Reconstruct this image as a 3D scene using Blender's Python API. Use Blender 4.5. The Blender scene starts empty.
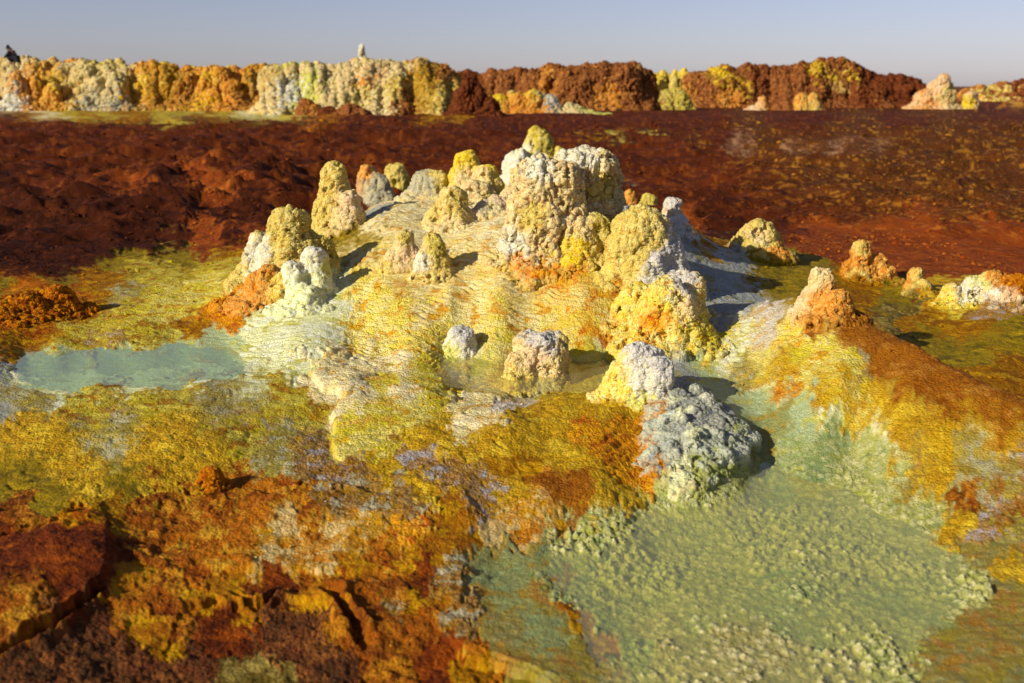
import bpy, bmesh, math, time
import numpy as np
from mathutils import Vector
from mathutils.bvhtree import BVHTree
T0 = time.time()
F32 = np.float32
rs = np.random.RandomState(7)
scene = bpy.context.scene
COL = scene.collection

# ------------------------------------------------------------------ camera numbers
CAM_H, FPX, PITCH = 1.5, 995.0, math.radians(14.4)
CP, SP = math.cos(PITCH), math.sin(PITCH)

def ray(px, py):
    dx = (px - 512) / FPX; dz = (341.5 - py) / FPX
    return np.array([dx, CP + dz * SP, -SP + dz * CP])

def at_z(px, py, z):
    d = ray(px, py); t = (z - CAM_H) / d[2]
    return np.array([d[0] * t, d[1] * t, z])

# ------------------------------------------------------------------ noise
def _hash(ix, iy, iz, seed):
    h = (ix.astype(np.uint32) * np.uint32(374761393) + iy.astype(np.uint32) * np.uint32(668265263)
         + iz.astype(np.uint32) * np.uint32(2246822519) + np.uint32((seed * 3266489917) & 0xffffffff))
    h = (h ^ (h >> np.uint32(13))) * np.uint32(1274126177)
    return h ^ (h >> np.uint32(16))

_G = rs.normal(size=(64, 3)); _G /= np.linalg.norm(_G, axis=1)[:, None]; _G = (_G * 1.6).astype(F32)
_G2 = np.stack([np.cos(np.arange(64) * math.pi / 32), np.sin(np.arange(64) * math.pi / 32)], 1).astype(F32) * 1.5

def perlin(p, seed=0):
    D = p.shape[1]
    i = np.floor(p); f = (p - i).astype(F32); i = i.astype(np.int64)
    u = f * f * f * (f * (f * 6 - 15) + 10)
    out = np.zeros(len(p), F32)
    zz = np.zeros(len(p), np.int64)
    for c in range(2 ** D):
        b = [(c >> k) & 1 for k in range(D)]
        g = (_G if D == 3 else _G2)[_hash(i[:, 0] + b[0], i[:, 1] + b[1], i[:, 2] + b[2] if D == 3 else zz, seed) & np.uint32(63)]
        w = np.ones(len(p), F32); dot = np.zeros(len(p), F32)
        for k in range(D):
            w *= u[:, k] if b[k] else 1 - u[:, k]
            dot += g[:, k] * (f[:, k] - b[k])
        out += w * dot
    return out

def fbm(p, octv=4, seed=0, gain=.5, lac=2.03):
    o = np.zeros(len(p), F32); a = 1.0
    for k in range(octv):
        o += a * perlin(p * lac ** k + k * 17.3, seed + k); a *= gain
    return o

def ridged(p, octv=4, seed=0, gain=.5):
    o = np.zeros(len(p), F32); a = 1.0
    for k in range(octv):
        o += a * (1 - 2 * np.abs(perlin(p * 2.07 ** k + k * 9.1, seed + k))); a *= gain
    return o

def worley(p, seed=0):
    D = p.shape[1]
    i = np.floor(p).astype(np.int64); f = p - i
    best = np.full(len(p), 9.0, F32); second = best.copy(); idm = np.zeros(len(p), F32)
    zz = np.zeros(len(p), np.int64)
    for c in range(3 ** D):
        o = [(c // 3 ** k) % 3 - 1 for k in range(D)]
        h = _hash(i[:, 0] + o[0], i[:, 1] + o[1], i[:, 2] + o[2] if D == 3 else zz, seed)
        d = np.zeros(len(p), F32)
        for k in range(D):
            r = ((h >> np.uint32(8 * k)) & np.uint32(255)).astype(F32) / 255
            d += (o[k] + r - f[:, k]) ** 2
        m = d < best
        second = np.where(m, best, np.minimum(second, d))
        best = np.where(m, d, best)
        idm = np.where(m, ((h >> np.uint32(24)) & np.uint32(255)).astype(F32) / 255, idm)
    return np.sqrt(best), np.sqrt(second), idm

def sst(a, b, x):
    t = np.clip((x - a) / (b - a), 0, 1); return t * t * (3 - 2 * t)

def lin(c):
    c = np.array(c, float) / 255
    return np.where(c <= .04045, c / 12.92, ((c + .055) / 1.055) ** 2.4)

# ------------------------------------------------------------------ terrain: height anchors (photo pixel, height in metres)
HA = """0 150 0;250 150 0;512 150 0;770 150 0;1024 150 0;0 130 0;512 128 0;1024 130 0;0 180 0;150 180 .03;250 190 .06;800 180 0;1024 180 0;0 215 .05;100 215 .02;200 215 0;
760 215 -.02;900 210 0;1024 215 0;0 250 .10;100 250 .02;200 240 .0;860 245 0;1024 250 .0;0 285 .04;
0 330 .05;100 300 .03;200 280 .05;250 255 .07;230 310 .10;150 330 .04;60 400 .025;180 400 .025;100 393 .022;150 392 .022;200 389 .022;250 384 .022;30 392 .02;0 385 .02;285 372 .03;0 450 -.02;100 450 -.01;250 430 0;30 365 -.06;70 368 -.07;120 362 -.07;180 362 -.06;225 356 -.04;160 374 -.05;100 375 -.05;230 370 -.03;50 378 -.03;120 342 .02;200 336 .03;60 350 .02;
300 330 .11;340 300 .20;320 275 .24;260 300 .16;300 370 .035;270 360 .02;
355 348 .03;385 335 .08;450 347 .02;550 349 .02;640 352 .02;700 362 .02;380 300 .22;450 310 .19;550 315 .17;620 310 .2;400 275 .32;500 280 .33;580 280 .34;350 250 .36;430 245 .43;500 250 .45;600 250 .45;
335 235 .36;450 220 .50;380 205 .48;440 192 .52;520 200 .58;600 215 .52;640 225 .47;665 250 .40;690 300 .20;725 330 .10;
690 228 .38;700 250 .34;740 258 .22;780 262 .14;740 300 .15;780 292 .13;760 330 .10;820 315 .15;800 345 .09;850 356 .06;900 390 .03;950 416 .01;1000 436 -.01;870 340 .06;930 370 .04;990 395 .03;860 287 .06;920 292 .05;980 305 .07;1024 320 .08;900 305 .03;950 335 .02;1024 365 .02;840 400 .05;780 380 .05;760 352 .05;900 432 0;1000 460 -.05;940 470 -.1;
730 368 .0;760 395 -.03;780 425 -.09;850 450 -.19;665 395 .06;695 402 .05;722 418 .02;742 436 -.06;665 440 .01;700 440 .02;722 452 -.04;682 475 -.03;692 496 -.2;755 446 -.2;658 494 -.18;
500 565 -.235;560 550 -.255;650 520 -.26;750 480 -.26;850 480 -.25;920 530 -.25;970 560 -.235;1010 600 -.205;935 640 -.235;1010 680 -.195;800 560 -.265;700 600 -.265;600 620 -.265;650 683 -.265;850 683 -.265;520 620 -.222;570 660 -.225;480 600 -.20;545 585 -.225;600 650 -.25;680 500 -.24;
440 378 .0;560 400 .02;620 390 .02;500 410 .03;400 380 .03;350 375 .05;325 425 .0;420 420 .02;550 440 0;620 430 0;640 470 -.12;600 480 -.06;550 500 -.1;480 480 -.05;565 527 -.21;480 545 -.18;400 470 -.03;330 460 -.02;640 405 .01;655 430 -.05;520 365 -.07;580 372 -.07;470 364 -.06;620 362 -.07;
230 478 .0;300 490 0;400 490 -.03;470 510 -.08;250 520 -.05;350 530 -.08;440 540 -.12;300 565 -.16;400 570 -.17;460 580 -.19;200 560 -.12;130 520 -.03;130 500 0;60 520 .02;0 540 .03;60 580 0;100 560 .0;0 620 -.02;90 610 -.08;40 645 -.08;150 620 -.16;250 620 -.2;350 630 -.22;430 640 -.22;100 683 -.18;300 683 -.24;450 683 -.25;200 683 -.22;0 683 -.12;550 683 -.21;0 490 -.03;60 470 -.03"""
ha = np.array([[float(v) for v in a.split()] for a in HA.replace("\n", "").split(";")])
ha[:, 2] = np.where(ha[:, 2] < 0, ha[:, 2] * .5, ha[:, 2])

def uv(x, y):
    r = np.sqrt(x * x + y * y)
    return np.arctan2(x, y) * FPX, np.arctan2(CAM_H, r) * FPX

_pts = []
for px, py, z in ha:
    P = at_z(px, py, z); U, V = uv(P[0], P[1]); _pts.append((U, V, z))
for U, r, z in ((-170, 11, .02), (-90, 11.5, .05), (10, 11.5, .05), (110, 11, .05), (190, 10, .05), (-110, 9.0, .5), (0, 9.2, .55), (90, 9.0, .45),
                (-900, 20, 0), (-900, 8, 0), (-900, 4, 0), (-900, 2, -.1), (900, 20, 0), (900, 8, 0), (900, 4, 0), (900, 2, -.1), (0, 1.5, -.2), (-500, 1.5, -.15), (500, 1.5, -.2),
                (-620, 5, 0), (-620, 10, .05), (620, 6, .03), (640, 10, 0), (-650, 3, -.03), (650, 3, -.15)):
    _pts.append((U, math.atan2(CAM_H, r) * FPX, z))
_pts = np.array(_pts); RC = _pts[:, :2] / 100.0
def _phi(d2): return .5 * d2 * np.log(d2 + 1e-9)
_n = len(RC)
_d2 = ((RC[:, None] - RC[None]) ** 2).sum(-1)
_A = np.zeros((_n + 3, _n + 3)); _A[:_n, :_n] = _phi(_d2) + np.eye(_n) * .004
_A[:_n, _n] = 1; _A[:_n, _n + 1:] = RC; _A[_n, :_n] = 1; _A[_n + 1:, :_n] = RC.T
_W = np.linalg.solve(_A, np.concatenate([_pts[:, 2], np.zeros(3)]))

RIB = np.array([at_z(a, b, c) for a, b, c in ((808, 309, .26), (845, 315, .29), (885, 332, .28), (930, 354, .27), (980, 377, .25), (1040, 396, .22), (1130, 425, .15))])
def rib_h(x, y):
    best = np.full(len(x), 9e9); hh = np.zeros(len(x))
    for a, b in zip(RIB[:-1], RIB[1:]):
        ab = (b - a)[:2]; t = np.clip(((x - a[0]) * ab[0] + (y - a[1]) * ab[1]) / (ab @ ab), 0, 1)
        dx = x - a[0] - t * ab[0]; dy = y - a[1] - t * ab[1]
        sg = ab[0] * dy - ab[1] * dx                     # > 0: the far side, steeper
        d = np.sqrt(dx * dx + dy * dy) / np.where(sg > 0, .22, .44)
        m = d < best; best = np.where(m, d, best); hh = np.where(m, a[2] + (b[2] - a[2]) * t - .04, hh)
    return hh * np.exp(-best ** 1.7)

def base_h(x, y):
    x = np.atleast_1d(np.asarray(x, float)); y = np.atleast_1d(np.asarray(y, float))
    U, V = uv(x, y)
    q = np.stack([np.clip(U, -950, 950), np.clip(V, 0, 780)], 1) / 100
    out = np.empty(len(x))
    W32 = _W.astype(F32); R32 = RC.astype(F32)
    for s in range(0, len(x), 60000):
        b = q[s:s + 60000].astype(F32)
        d2 = (b[:, 0:1] - R32[None, :, 0]) ** 2 + (b[:, 1:2] - R32[None, :, 1]) ** 2
        out[s:s + 60000] = (_phi(d2) @ W32[:_n]) + W32[_n] + b @ W32[_n + 1:]
    return out * sst(45, 85, V) + rib_h(x, y)

def hit(px, py):
    d = ray(px, py)
    t = np.concatenate([np.linspace(1.5, 14, 700), np.linspace(14.05, 60, 200)])
    z = CAM_H + d[2] * t; g = base_h(d[0] * t, d[1] * t)
    k = np.argmax(z < g)
    if not (z < g).any(): k = len(t) - 1 if d[2] * 60 + CAM_H > 0 else k
    if k == 0 or not (z < g).any(): return at_z(px, py, 0.0)
    a = (z[k - 1] - g[k - 1]); b = (g[k] - z[k]); tt = t[k - 1] + (t[k] - t[k - 1]) * a / (a + b + 1e-9)
    return np.array([d[0] * tt, d[1] * tt, CAM_H + d[2] * tt])

# ------------------------------------------------------------------ palettes: three base colours + relief weights
# A, B, C(flecks), fleck amount, ripple, granule, crystal, crust, gloss
PAL = {
 'red': ((92, 36, 9), (62, 23, 6), (128, 66, 20), .28, 0, .2, 0, 1, .0),
 'redd': ((70, 28, 8), (46, 18, 6), (96, 44, 12), .24, 0, .2, 0, 1, .0),  # the plain's red darkened where shadow falls: shade painted as colour
 'redl': ((144, 64, 18), (112, 46, 13), (176, 98, 34), .26, 0, .2, 0, .8, .0),  # own brighter red at right; on the left plain, sunlit strips painted in
 'redsp': ((88, 38, 12), (60, 24, 8), (176, 118, 38), .19, 0, .3, 0, 1, .0),
 'rose': ((128, 82, 50), (100, 48, 22), (172, 132, 92), .4, 0, .2, 0, .7, .0),
 'ygreen': ((186, 166, 52), (202, 188, 96), (158, 104, 18), .34, .4, .5, 0, .5, .1),
 'ybright': ((208, 192, 72), (222, 208, 128), (196, 150, 34), .28, .5, .6, 0, .3, .1),
 'ochre': ((150, 100, 20), (120, 72, 12), (190, 144, 44), .36, .2, .5, 0, .6, .0),
 'oran': ((172, 94, 20), (120, 54, 10), (206, 146, 50), .33, 0, .6, 0, .9, .0),
 'teal': ((168, 182, 138), (182, 190, 146), (190, 186, 100), .22, .3, .1, 0, .05, .4),
 'pgreen': ((234, 232, 172), (238, 236, 206), (196, 190, 92), .24, .35, .2, 0, .1, .3),
 'olive':    ((134, 112, 28), (166, 138, 42), (100, 86, 30), .35, .5, .4, 0, .3, .1),
 'greyol': ((168, 150, 66), (144, 124, 54), (172, 166, 130), .42, .4, .5, 0, .4, .2),
 'yellow': ((222, 204, 96), (232, 220, 152), (208, 150, 52), .28, .7, .8, 0, .2, .0),
 'ripple': ((222, 198, 110), (234, 218, 160), (196, 140, 66), .28, 1, .3, 0, .1, .0),
 'pale': ((224, 208, 146), (234, 222, 178), (210, 166, 92), .26, .8, .5, 0, .2, .0),
 'orange': ((200, 134, 12), (212, 156, 22), (168, 88, 8), .33, .6, .9, 0, .2, .1),
 'amber': ((190, 150, 22), (170, 128, 18), (210, 178, 76), .35, .6, .7, 0, .25, .15),
 'orred': ((214, 152, 60), (218, 176, 92), (196, 92, 26), .26, .6, .7, 0, .2, .0),
 'lav': ((172, 130, 46), (152, 108, 34), (170, 162, 158), .28, .2, .8, 0, .6, .1),
 'greyc': ((164, 122, 46), (136, 88, 26), (176, 168, 136), .38, .1, .7, 0, .8, .1),
 'bed': ((172, 172, 88), (196, 190, 120), (142, 152, 92), .30, 0, .3, 1, 0, .4),
 'bedd': ((126, 146, 94), (150, 162, 100), (176, 174, 90), .25, 0, .2, .7, 0, .4),
 'bedb': ((178, 164, 102), (194, 182, 130), (146, 142, 76), .3, 0, .3, 1, 0, .3),
 'shelf':    ((152, 136, 48), (134, 130, 76), (164, 116, 16), .35, .3, .2, .15, .15, .5),
 'shelfg':   ((150, 156, 96), (134, 146, 98), (160, 130, 30), .3, .3, .2, .1, .1, .5),
 'rust': ((156, 80, 13), (108, 48, 8), (194, 128, 30), .36, 0, .6, 0, 1, .05),
 'rustl': ((184, 104, 15), (150, 70, 10), (204, 152, 44), .36, 0, .6, 0, .9, .05),
 'dred': ((110, 50, 12), (78, 33, 8), (150, 76, 17), .32, 0, .5, 0, .6, .05),
 'rpurp': ((104, 52, 20), (72, 44, 18), (142, 84, 36), .34, 0, .9, 0, .8, .1),
 'dolive': ((104, 84, 34), (70, 58, 26), (164, 142, 80), .35, 0, .7, 0, .6, .1),  # on the right slope it also paints a cone's cast shadow
 'cream': ((200, 150, 54), (184, 116, 24), (222, 196, 136), .42, .2, .5, 0, .6, .0),
 'ybrown': ((176, 116, 20), (146, 84, 12), (200, 152, 46), .35, 0, .3, 0, .5, .05),
 'tanr': ((152, 94, 40), (130, 74, 30), (180, 124, 62), .30, .2, .7, 0, .3, .0),
 'bluegr':   ((176, 176, 168), (150, 154, 150), (150, 140, 70), .25, .4, .5, 0, .2, .1),  # pale salt grey, also painting the bluish shade on the mound
 'white':    ((222, 214, 198), (204, 194, 174), (206, 170, 110), .30, .2, .7, .1, .4, .0),
 'kyel': ((222, 204, 128), (208, 186, 96), (190, 144, 64), .28, 0, 1, 0, .3, .0),
 'kpale': ((228, 212, 160), (218, 196, 130), (214, 158, 104), .24, 0, .8, 0, .3, .0),
 'kbright': ((226, 194, 54), (212, 172, 36), (234, 212, 118), .35, 0, 1, 0, .3, .0),
 'kgreen': ((198, 178, 82), (178, 156, 62), (216, 200, 126), .3, 0, 1, 0, .3, .0),
 'korange': ((214, 146, 66), (200, 116, 40), (226, 186, 108), .3, 0, .8, 0, .3, .0),
 'kpeach': ((226, 196, 150), (216, 174, 124), (230, 212, 176), .3, 0, .7, 0, .3, .0),
 'krust': ((146, 88, 50), (110, 60, 30), (190, 130, 74), .33, 0, .6, 0, .6, .0),
 'kmar': ((108, 54, 30), (78, 36, 20), (150, 84, 44), .33, 0, .5, 0, .7, .0),
 'kgrey': ((206, 202, 196), (182, 176, 170), (218, 208, 176), .3, 0, .8, 0, .4, .0),
 'kgreyd': ((182, 176, 150), (156, 148, 122), (200, 184, 130), .3, 0, .8, 0, .4, .0),
 'kwhite':   ((228, 224, 206), (214, 206, 182), (214, 202, 140), .3, 0, .5, 0, .3, .1),
 'kcasc': ((188, 190, 172), (164, 170, 150), (200, 196, 150), .3, .5, .3, .3, 0, .3),
 'kochre':   ((184, 138, 44), (152, 104, 28), (214, 188, 98), .3, 0, .6, 0, .4, .0),
 'klime': ((206, 202, 104), (196, 192, 84), (226, 218, 156), .3, 0, .6, 0, .3, .1),
}
PN = list(PAL); PI = {n: i for i, n in enumerate(PN)}
PA = np.array([np.concatenate([lin(PAL[n][0]), lin(PAL[n][1]), lin(PAL[n][2]), PAL[n][3:]]) for n in PN]).astype(F32)

_lm = np.array([.25, .65, .10], F32)
for _k in (0, 3, 6):
    _l = (PA[:, _k:_k + 3] @ _lm)[:, None]
    PA[:, _k:_k + 3] = np.clip(_l + (PA[:, _k:_k + 3] - _l) * np.array([[1.07 if n[0] == 'k' else (1.02 if n[0] == 'r' and n != 'ripple' else 1.14)] for n in PN], F32), .0015, .85)

# colour anchors on the ground: pixel, radius in pixels, palette
CA = """0 122 18 red;200 124 18 red;400 128 18 red;600 124 14 red;800 120 14 red;1000 120 14 red;
-40 108 9 pale;0 108 9 pale;40 109 9 pale;75 112 9 ygreen;105 114 9 ygreen;135 113 9 ochre;165 114 9 ygreen;195 114 9 ybright;225 113 9 ygreen;255 112 9 pgreen;280 112 9 ybright;90 119 9 ochre;130 119 9 ochre;170 120 9 ygreen;210 120 9 ochre;250 118 9 ygreen;30 113 9 ochre;-20 113 9 ochre;320 118 9 rust;420 119 9 ochre;1010 103 5 orred;460 121 5 ochre;
0 150 30 red;120 150 30 red;250 150 30 red;380 145 30 red;520 140 25 red;640 150 25 red;780 170 30 redsp;900 165 30 redsp;1000 160 35 redsp;840 152 9 rose;800 151 9 rose;740 149 9 rose;880 150 9 rose;700 133 7 red;620 137 5 ybright;655 136 4 ybright;595 137 4 ochre;690 143 8 redsp;1000 130 12 redsp;900 125 10 red;
0 190 30 redd;60 180 25 red;120 190 15 redl;200 185 12 redl;235 195 10 redl;280 190 20 red;170 205 20 redd;80 215 25 redd;0 230 30 redd;150 225 20 redd;260 220 20 redd;300 215 20 red;
700 175 25 red;760 190 25 red;860 195 30 redsp;960 195 30 redsp;1020 200 25 redsp;900 180 25 redsp;740 225 15 redd;720 212 14 redd;700 222 9 redl;830 235 20 redl;900 235 20 redl;980 240 20 redl;1020 260 20 redl;940 262 14 redl;800 222 15 red;850 215 15 red;
100 245 18 redd;40 265 18 redd;200 240 10 redl;250 235 10 redl;180 252 10 olive;120 265 10 olive;230 250 8 ochre;60 285 9 olive;0 300 8 olive;
30 305 18 oran;60 298 14 oran;0 318 12 oran;100 300 10 ochre;
150 280 12 ygreen;220 265 12 ygreen;200 290 14 ybright;170 300 12 ybright;120 315 16 ygreen;70 335 18 ygreen;20 345 16 ochre;150 325 16 ygreen;200 315 12 ochre;230 305 10 orange;100 290 9 ochre;250 280 8 ybright;115 300 9 greyol;105 330 8 greyc;30 330 8 ochre;
60 365 12 teal;120 362 12 teal;180 358 14 teal;30 372 10 teal;230 352 14 teal;270 335 16 pgreen;300 320 16 pgreen;330 300 18 pgreen;340 285 10 pgreen;290 350 12 pgreen;320 345 12 pgreen;350 320 6 pgreen;200 378 10 pgreen;90 382 10 pgreen;60 392 9 pgreen;130 393 9 pgreen;260 380 10 pgreen;240 392 8 pgreen;20 388 8 pgreen;300 358 10 pgreen;195 366 7 ybright;
20 400 14 greyol;90 405 16 ygreen;160 405 18 ygreen;230 400 18 greyol;270 385 14 ygreen;150 385 10 pgreen;0 385 8 bluegr;10 410 8 bluegr;290 410 14 ygreen;60 385 8 pgreen;110 390 7 ochre;
40 440 18 amber;110 440 20 greyol;170 440 20 amber;240 430 18 ygreen;280 440 16 greyol;200 460 14 amber;80 465 14 amber;20 480 14 olive;130 480 12 olive;310 455 9 lav;300 438 8 lav;
360 290 16 yellow;370 315 14 yellow;360 340 10 yellow;400 320 14 yellow;420 290 18 ripple;470 290 20 ripple;520 300 20 ripple;400 265 18 ripple;450 270 18 ripple;500 265 16 ripple;560 290 18 orred;560 265 10 orred;520 262 10 orred;600 300 14 yellow;590 325 14 orred;620 330 10 orange;600 342 8 orange;550 325 16 yellow;480 325 16 yellow;440 330 12 yellow;500 340 9 yellow;430 335 9 yellow;630 305 9 orred;540 342 7 yellow;570 310 14 yellow;640 330 8 yellow;
350 250 14 olive;370 240 12 olive;330 255 8 olive;390 225 12 pale;420 240 14 pale;460 235 12 pale;480 225 12 pale;400 210 12 pale;440 212 12 pale;360 255 10 pale;500 240 10 pale;385 208 8 bluegr;430 200 9 pale;480 200 12 kyel;520 190 12 kyel;600 200 12 bluegr;610 225 10 bluegr;580 235 14 yellow;600 255 14 yellow;
690 260 16 bluegr;700 285 14 bluegr;720 300 14 bluegr;730 275 12 bluegr;690 310 10 bluegr;740 310 10 bluegr;700 235 10 ochre;740 245 10 olive;770 265 12 olive;800 275 12 olive;790 300 10 olive;840 285 10 ochre;860 295 12 ochre;
760 330 14 white;740 345 12 pgreen;790 335 14 yellow;760 350 10 ybright;830 345 14 yellow;830 370 14 ybright;780 375 16 amber;820 398 12 amber;860 410 12 amber;900 420 14 amber;770 400 8 pgreen;720 350 9 ybright;860 362 7 greyol;880 382 8 ygreen;910 400 8 ygreen;800 355 10 ybright;
830 312 9 tanr;860 332 10 tanr;890 352 12 tanr;920 370 12 tanr;950 386 12 tanr;990 400 13 tanr;1020 408 12 tanr;940 400 9 tanr;862 348 10 tanr;885 370 13 tanr;910 386 14 tanr;940 400 14 tanr;970 408 13 tanr;1005 416 13 tanr;840 332 8 tanr;880 335 7 tanr;920 355 8 tanr;960 375 8 tanr;
900 310 10 dolive;890 300 8 olive;930 320 12 ochre;980 330 14 ochre;1010 340 14 olive;960 355 14 olive;1010 370 12 ochre;930 340 10 olive;970 372 7 ochre;900 330 6 dolive;940 300 9 amber;960 300 8 ybright;1010 310 6 lav;990 305 5 lav;
960 430 14 amber;1010 440 14 amber;920 445 12 amber;1020 460 10 lav;960 455 9 greyol;990 475 12 greyol;970 500 8 rust;1010 500 8 rust;1020 520 8 greyol;930 480 10 amber;960 530 12 amber;1010 545 12 shelf;1000 525 7 lav;880 438 9 amber;850 425 9 amber;815 412 9 amber;890 455 9 amber;910 475 9 amber;780 402 9 orange;800 385 10 ybright;840 395 12 ybright;770 365 10 ybright;750 355 9 ybright;740 335 9 white;1010 490 10 greyol;900 460 10 shelf;
690 385 12 bluegr;690 420 14 bluegr;670 450 10 bluegr;715 440 12 bluegr;720 375 12 teal;750 372 10 greyol;740 400 10 teal;760 418 9 teal;790 425 9 teal;825 432 6 pgreen;800 442 10 teal;855 441 5 pgreen;760 445 12 shelfg;720 470 12 bedd;680 485 9 pgreen;830 455 12 bedd;
720 500 20 bed;800 480 20 bedd;860 490 20 bed;920 520 18 bed;650 530 18 bed;600 540 16 bed;560 555 14 bed;700 550 22 bed;780 540 22 bed;860 560 22 bed;940 570 18 bed;960 600 14 bed;620 580 16 bed;580 590 12 bedd;560 575 9 bedd;600 620 10 bedd;640 650 10 bedd;700 600 20 bed;780 610 20 bedd;860 620 18 bed;900 600 14 bedd;750 650 20 bedb;680 660 12 bedb;820 670 18 bedb;890 665 14 bed;660 625 10 bedb;920 610 9 bedd;820 640 10 bedd;860 585 12 bedd;
500 570 14 shelfg;530 565 12 shelfg;520 600 12 shelfg;550 605 9 shelf;565 580 7 ybrown;580 620 8 ybrown;605 645 8 ybrown;545 640 12 shelfg;580 670 12 shelf;500 630 14 shelf;530 665 12 shelf;490 600 8 shelf;470 600 8 greyc;
970 640 14 shelf;1010 600 14 shelf;1000 660 16 shelf;940 660 10 shelf;1015 565 10 amber;960 680 12 shelf;
400 365 10 pale;350 370 14 pale;330 380 12 pale;380 385 12 ybright;340 400 12 pale;420 370 10 ybright;460 360 8 pale;500 372 11 ybright;580 376 10 ybright;620 366 8 ybright;540 366 9 klime;600 366 8 klime;470 368 8 klime;440 390 12 ybright;420 410 14 ybright;480 395 12 pale;500 380 9 kpeach;380 420 14 ybright;340 385 9 pale;365 395 9 pale;410 400 9 pale;345 430 8 ybright;335 450 7 ybright;350 410 8 pale;
430 430 14 amber;480 415 12 pale;520 405 9 white;540 415 12 amber;580 410 14 amber;620 405 10 amber;560 440 16 amber;600 440 14 orange;630 440 12 orange;635 470 12 orange;610 470 12 orange;580 470 14 amber;540 460 14 amber;500 445 12 amber;640 490 8 orange;645 415 8 orange;
470 445 8 amber;430 455 10 lav;400 455 8 lav;450 470 8 lav;480 485 8 lav;460 458 7 lav;500 460 10 ochre;500 490 12 amber;540 495 12 tanr;570 500 12 tanr;600 500 10 amber;530 520 12 cream;560 520 10 tanr;500 520 10 cream;480 505 8 lav;620 500 8 amber;585 520 7 amber;520 480 10 ochre;
380 470 10 amber;360 490 10 greyc;340 500 9 greyc;400 495 10 greyc;420 510 10 greyc;430 490 10 amber;330 470 9 lav;370 450 8 ybright;460 530 10 ybrown;480 545 9 ybrown;420 530 8 orred;405 535 8 orred;440 550 9 ybrown;470 565 8 greyc;
230 490 14 rust;200 500 12 rust;260 500 12 rustl;300 510 10 rust;180 520 14 rustl;230 530 16 rustl;200 550 14 rustl;270 530 12 cream;290 545 14 cream;330 540 12 cream;360 530 10 cream;350 555 10 ybrown;380 545 9 rustl;310 520 9 rustl;260 555 9 cream;240 560 8 rustl;400 555 8 ybrown;320 505 7 greyc;
120 500 10 ochre;80 510 9 oran;140 525 10 rust;60 500 9 olive;30 525 10 rust;100 490 9 amber;160 495 9 rust;20 505 9 rust;
30 560 18 dred;70 550 14 dred;100 545 12 dred;60 590 14 dred;20 600 14 rust;10 620 10 rustl;110 570 9 dred;90 590 8 dred;0 640 10 rust;0 580 12 dred;
130 580 10 ybrown;150 600 12 rust;120 620 10 rustl;150 640 9 ybrown;160 655 8 ochre;100 640 10 rpurp;60 660 14 rpurp;20 670 12 rpurp;110 670 12 rpurp;150 680 10 rpurp;180 620 10 rust;170 590 10 rust;190 580 10 rustl;200 605 9 ybrown;
220 600 10 ybrown;250 590 9 ybrown;300 598 9 ybrown;320 603 7 ybrown;280 610 9 rpurp;230 625 12 dred;300 630 14 rpurp;240 655 9 dolive;250 670 12 dolive;200 655 12 rpurp;290 670 8 dolive;330 660 12 rpurp;340 640 10 rust;320 680 12 rpurp;380 660 12 rust;370 620 9 rust;360 600 9 rust;270 580 8 dred;210 640 10 dred;
400 590 10 rust;420 600 10 ochre;390 600 8 greyc;430 620 12 rust;450 600 8 ybrown;460 620 8 greyc;410 640 12 rust;440 650 9 dred;430 670 12 dred;470 670 10 ochre;400 680 10 rust;470 650 6 rustl;500 665 6 rustl;530 677 6 oran;480 682 8 ochre;350 580 8 rust;300 578 7 rust;430 575 8 dred;450 585 8 greyc"""
ca = [a.split() for a in CA.replace("\n", "").split(";")]
_cp = np.array([[float(a[0]), float(a[1]), float(a[2])] for a in ca])
_cw = np.array([hit(a[0], a[1])[:2] for a in _cp])
CU, CV = uv(_cw[:, 0], _cw[:, 1])
CR = np.array([PI[a[3]] for a in ca])
print("anchors", time.time() - T0)

def ground_pal(x, y):
    """palette rows (A,B,C,params) at ground positions, edges torn by noise"""
    n = len(x); out = np.empty((n, PA.shape[1]), F32)
    U, V = uv(x, y); r = np.sqrt(x * x + y * y); th = U / FPX; lr = np.log(r)
    q = np.stack([th * 9, lr * 5], 1); q2 = np.stack([th * 45, lr * 22], 1); q3 = np.stack([th * 170, lr * 70], 1)
    U = U + 16 * fbm(q, 3, 50) + 13 * fbm(q2, 3, 52) + 6 * fbm(q3, 2, 54)
    V = V + (11 * fbm(q, 3, 60) + 9 * fbm(q2, 3, 62) + 5 * fbm(q3, 2, 64)) * sst(20, 120, V)
    cu, cv = CU.astype(F32), CV.astype(F32); rad = (_cp[:, 2] * 1.15).astype(F32)
    rowp = PA[CR].copy(); rowp[:, :9] *= .87
    for s in range(0, n, 40000):
        u = U[s:s + 40000, None].astype(F32); v = V[s:s + 40000, None].astype(F32)
        d2 = ((u - cu) ** 2 + ((v - cv) * 1.25) ** 2) / rad ** 2
        w = np.exp(-1.7 * d2) + 2e-4 / (1 + d2 * d2)
        w = w ** 1.25
        w /= w.sum(1, keepdims=True)
        out[s:s + 40000] = w @ rowp
    return out

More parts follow.
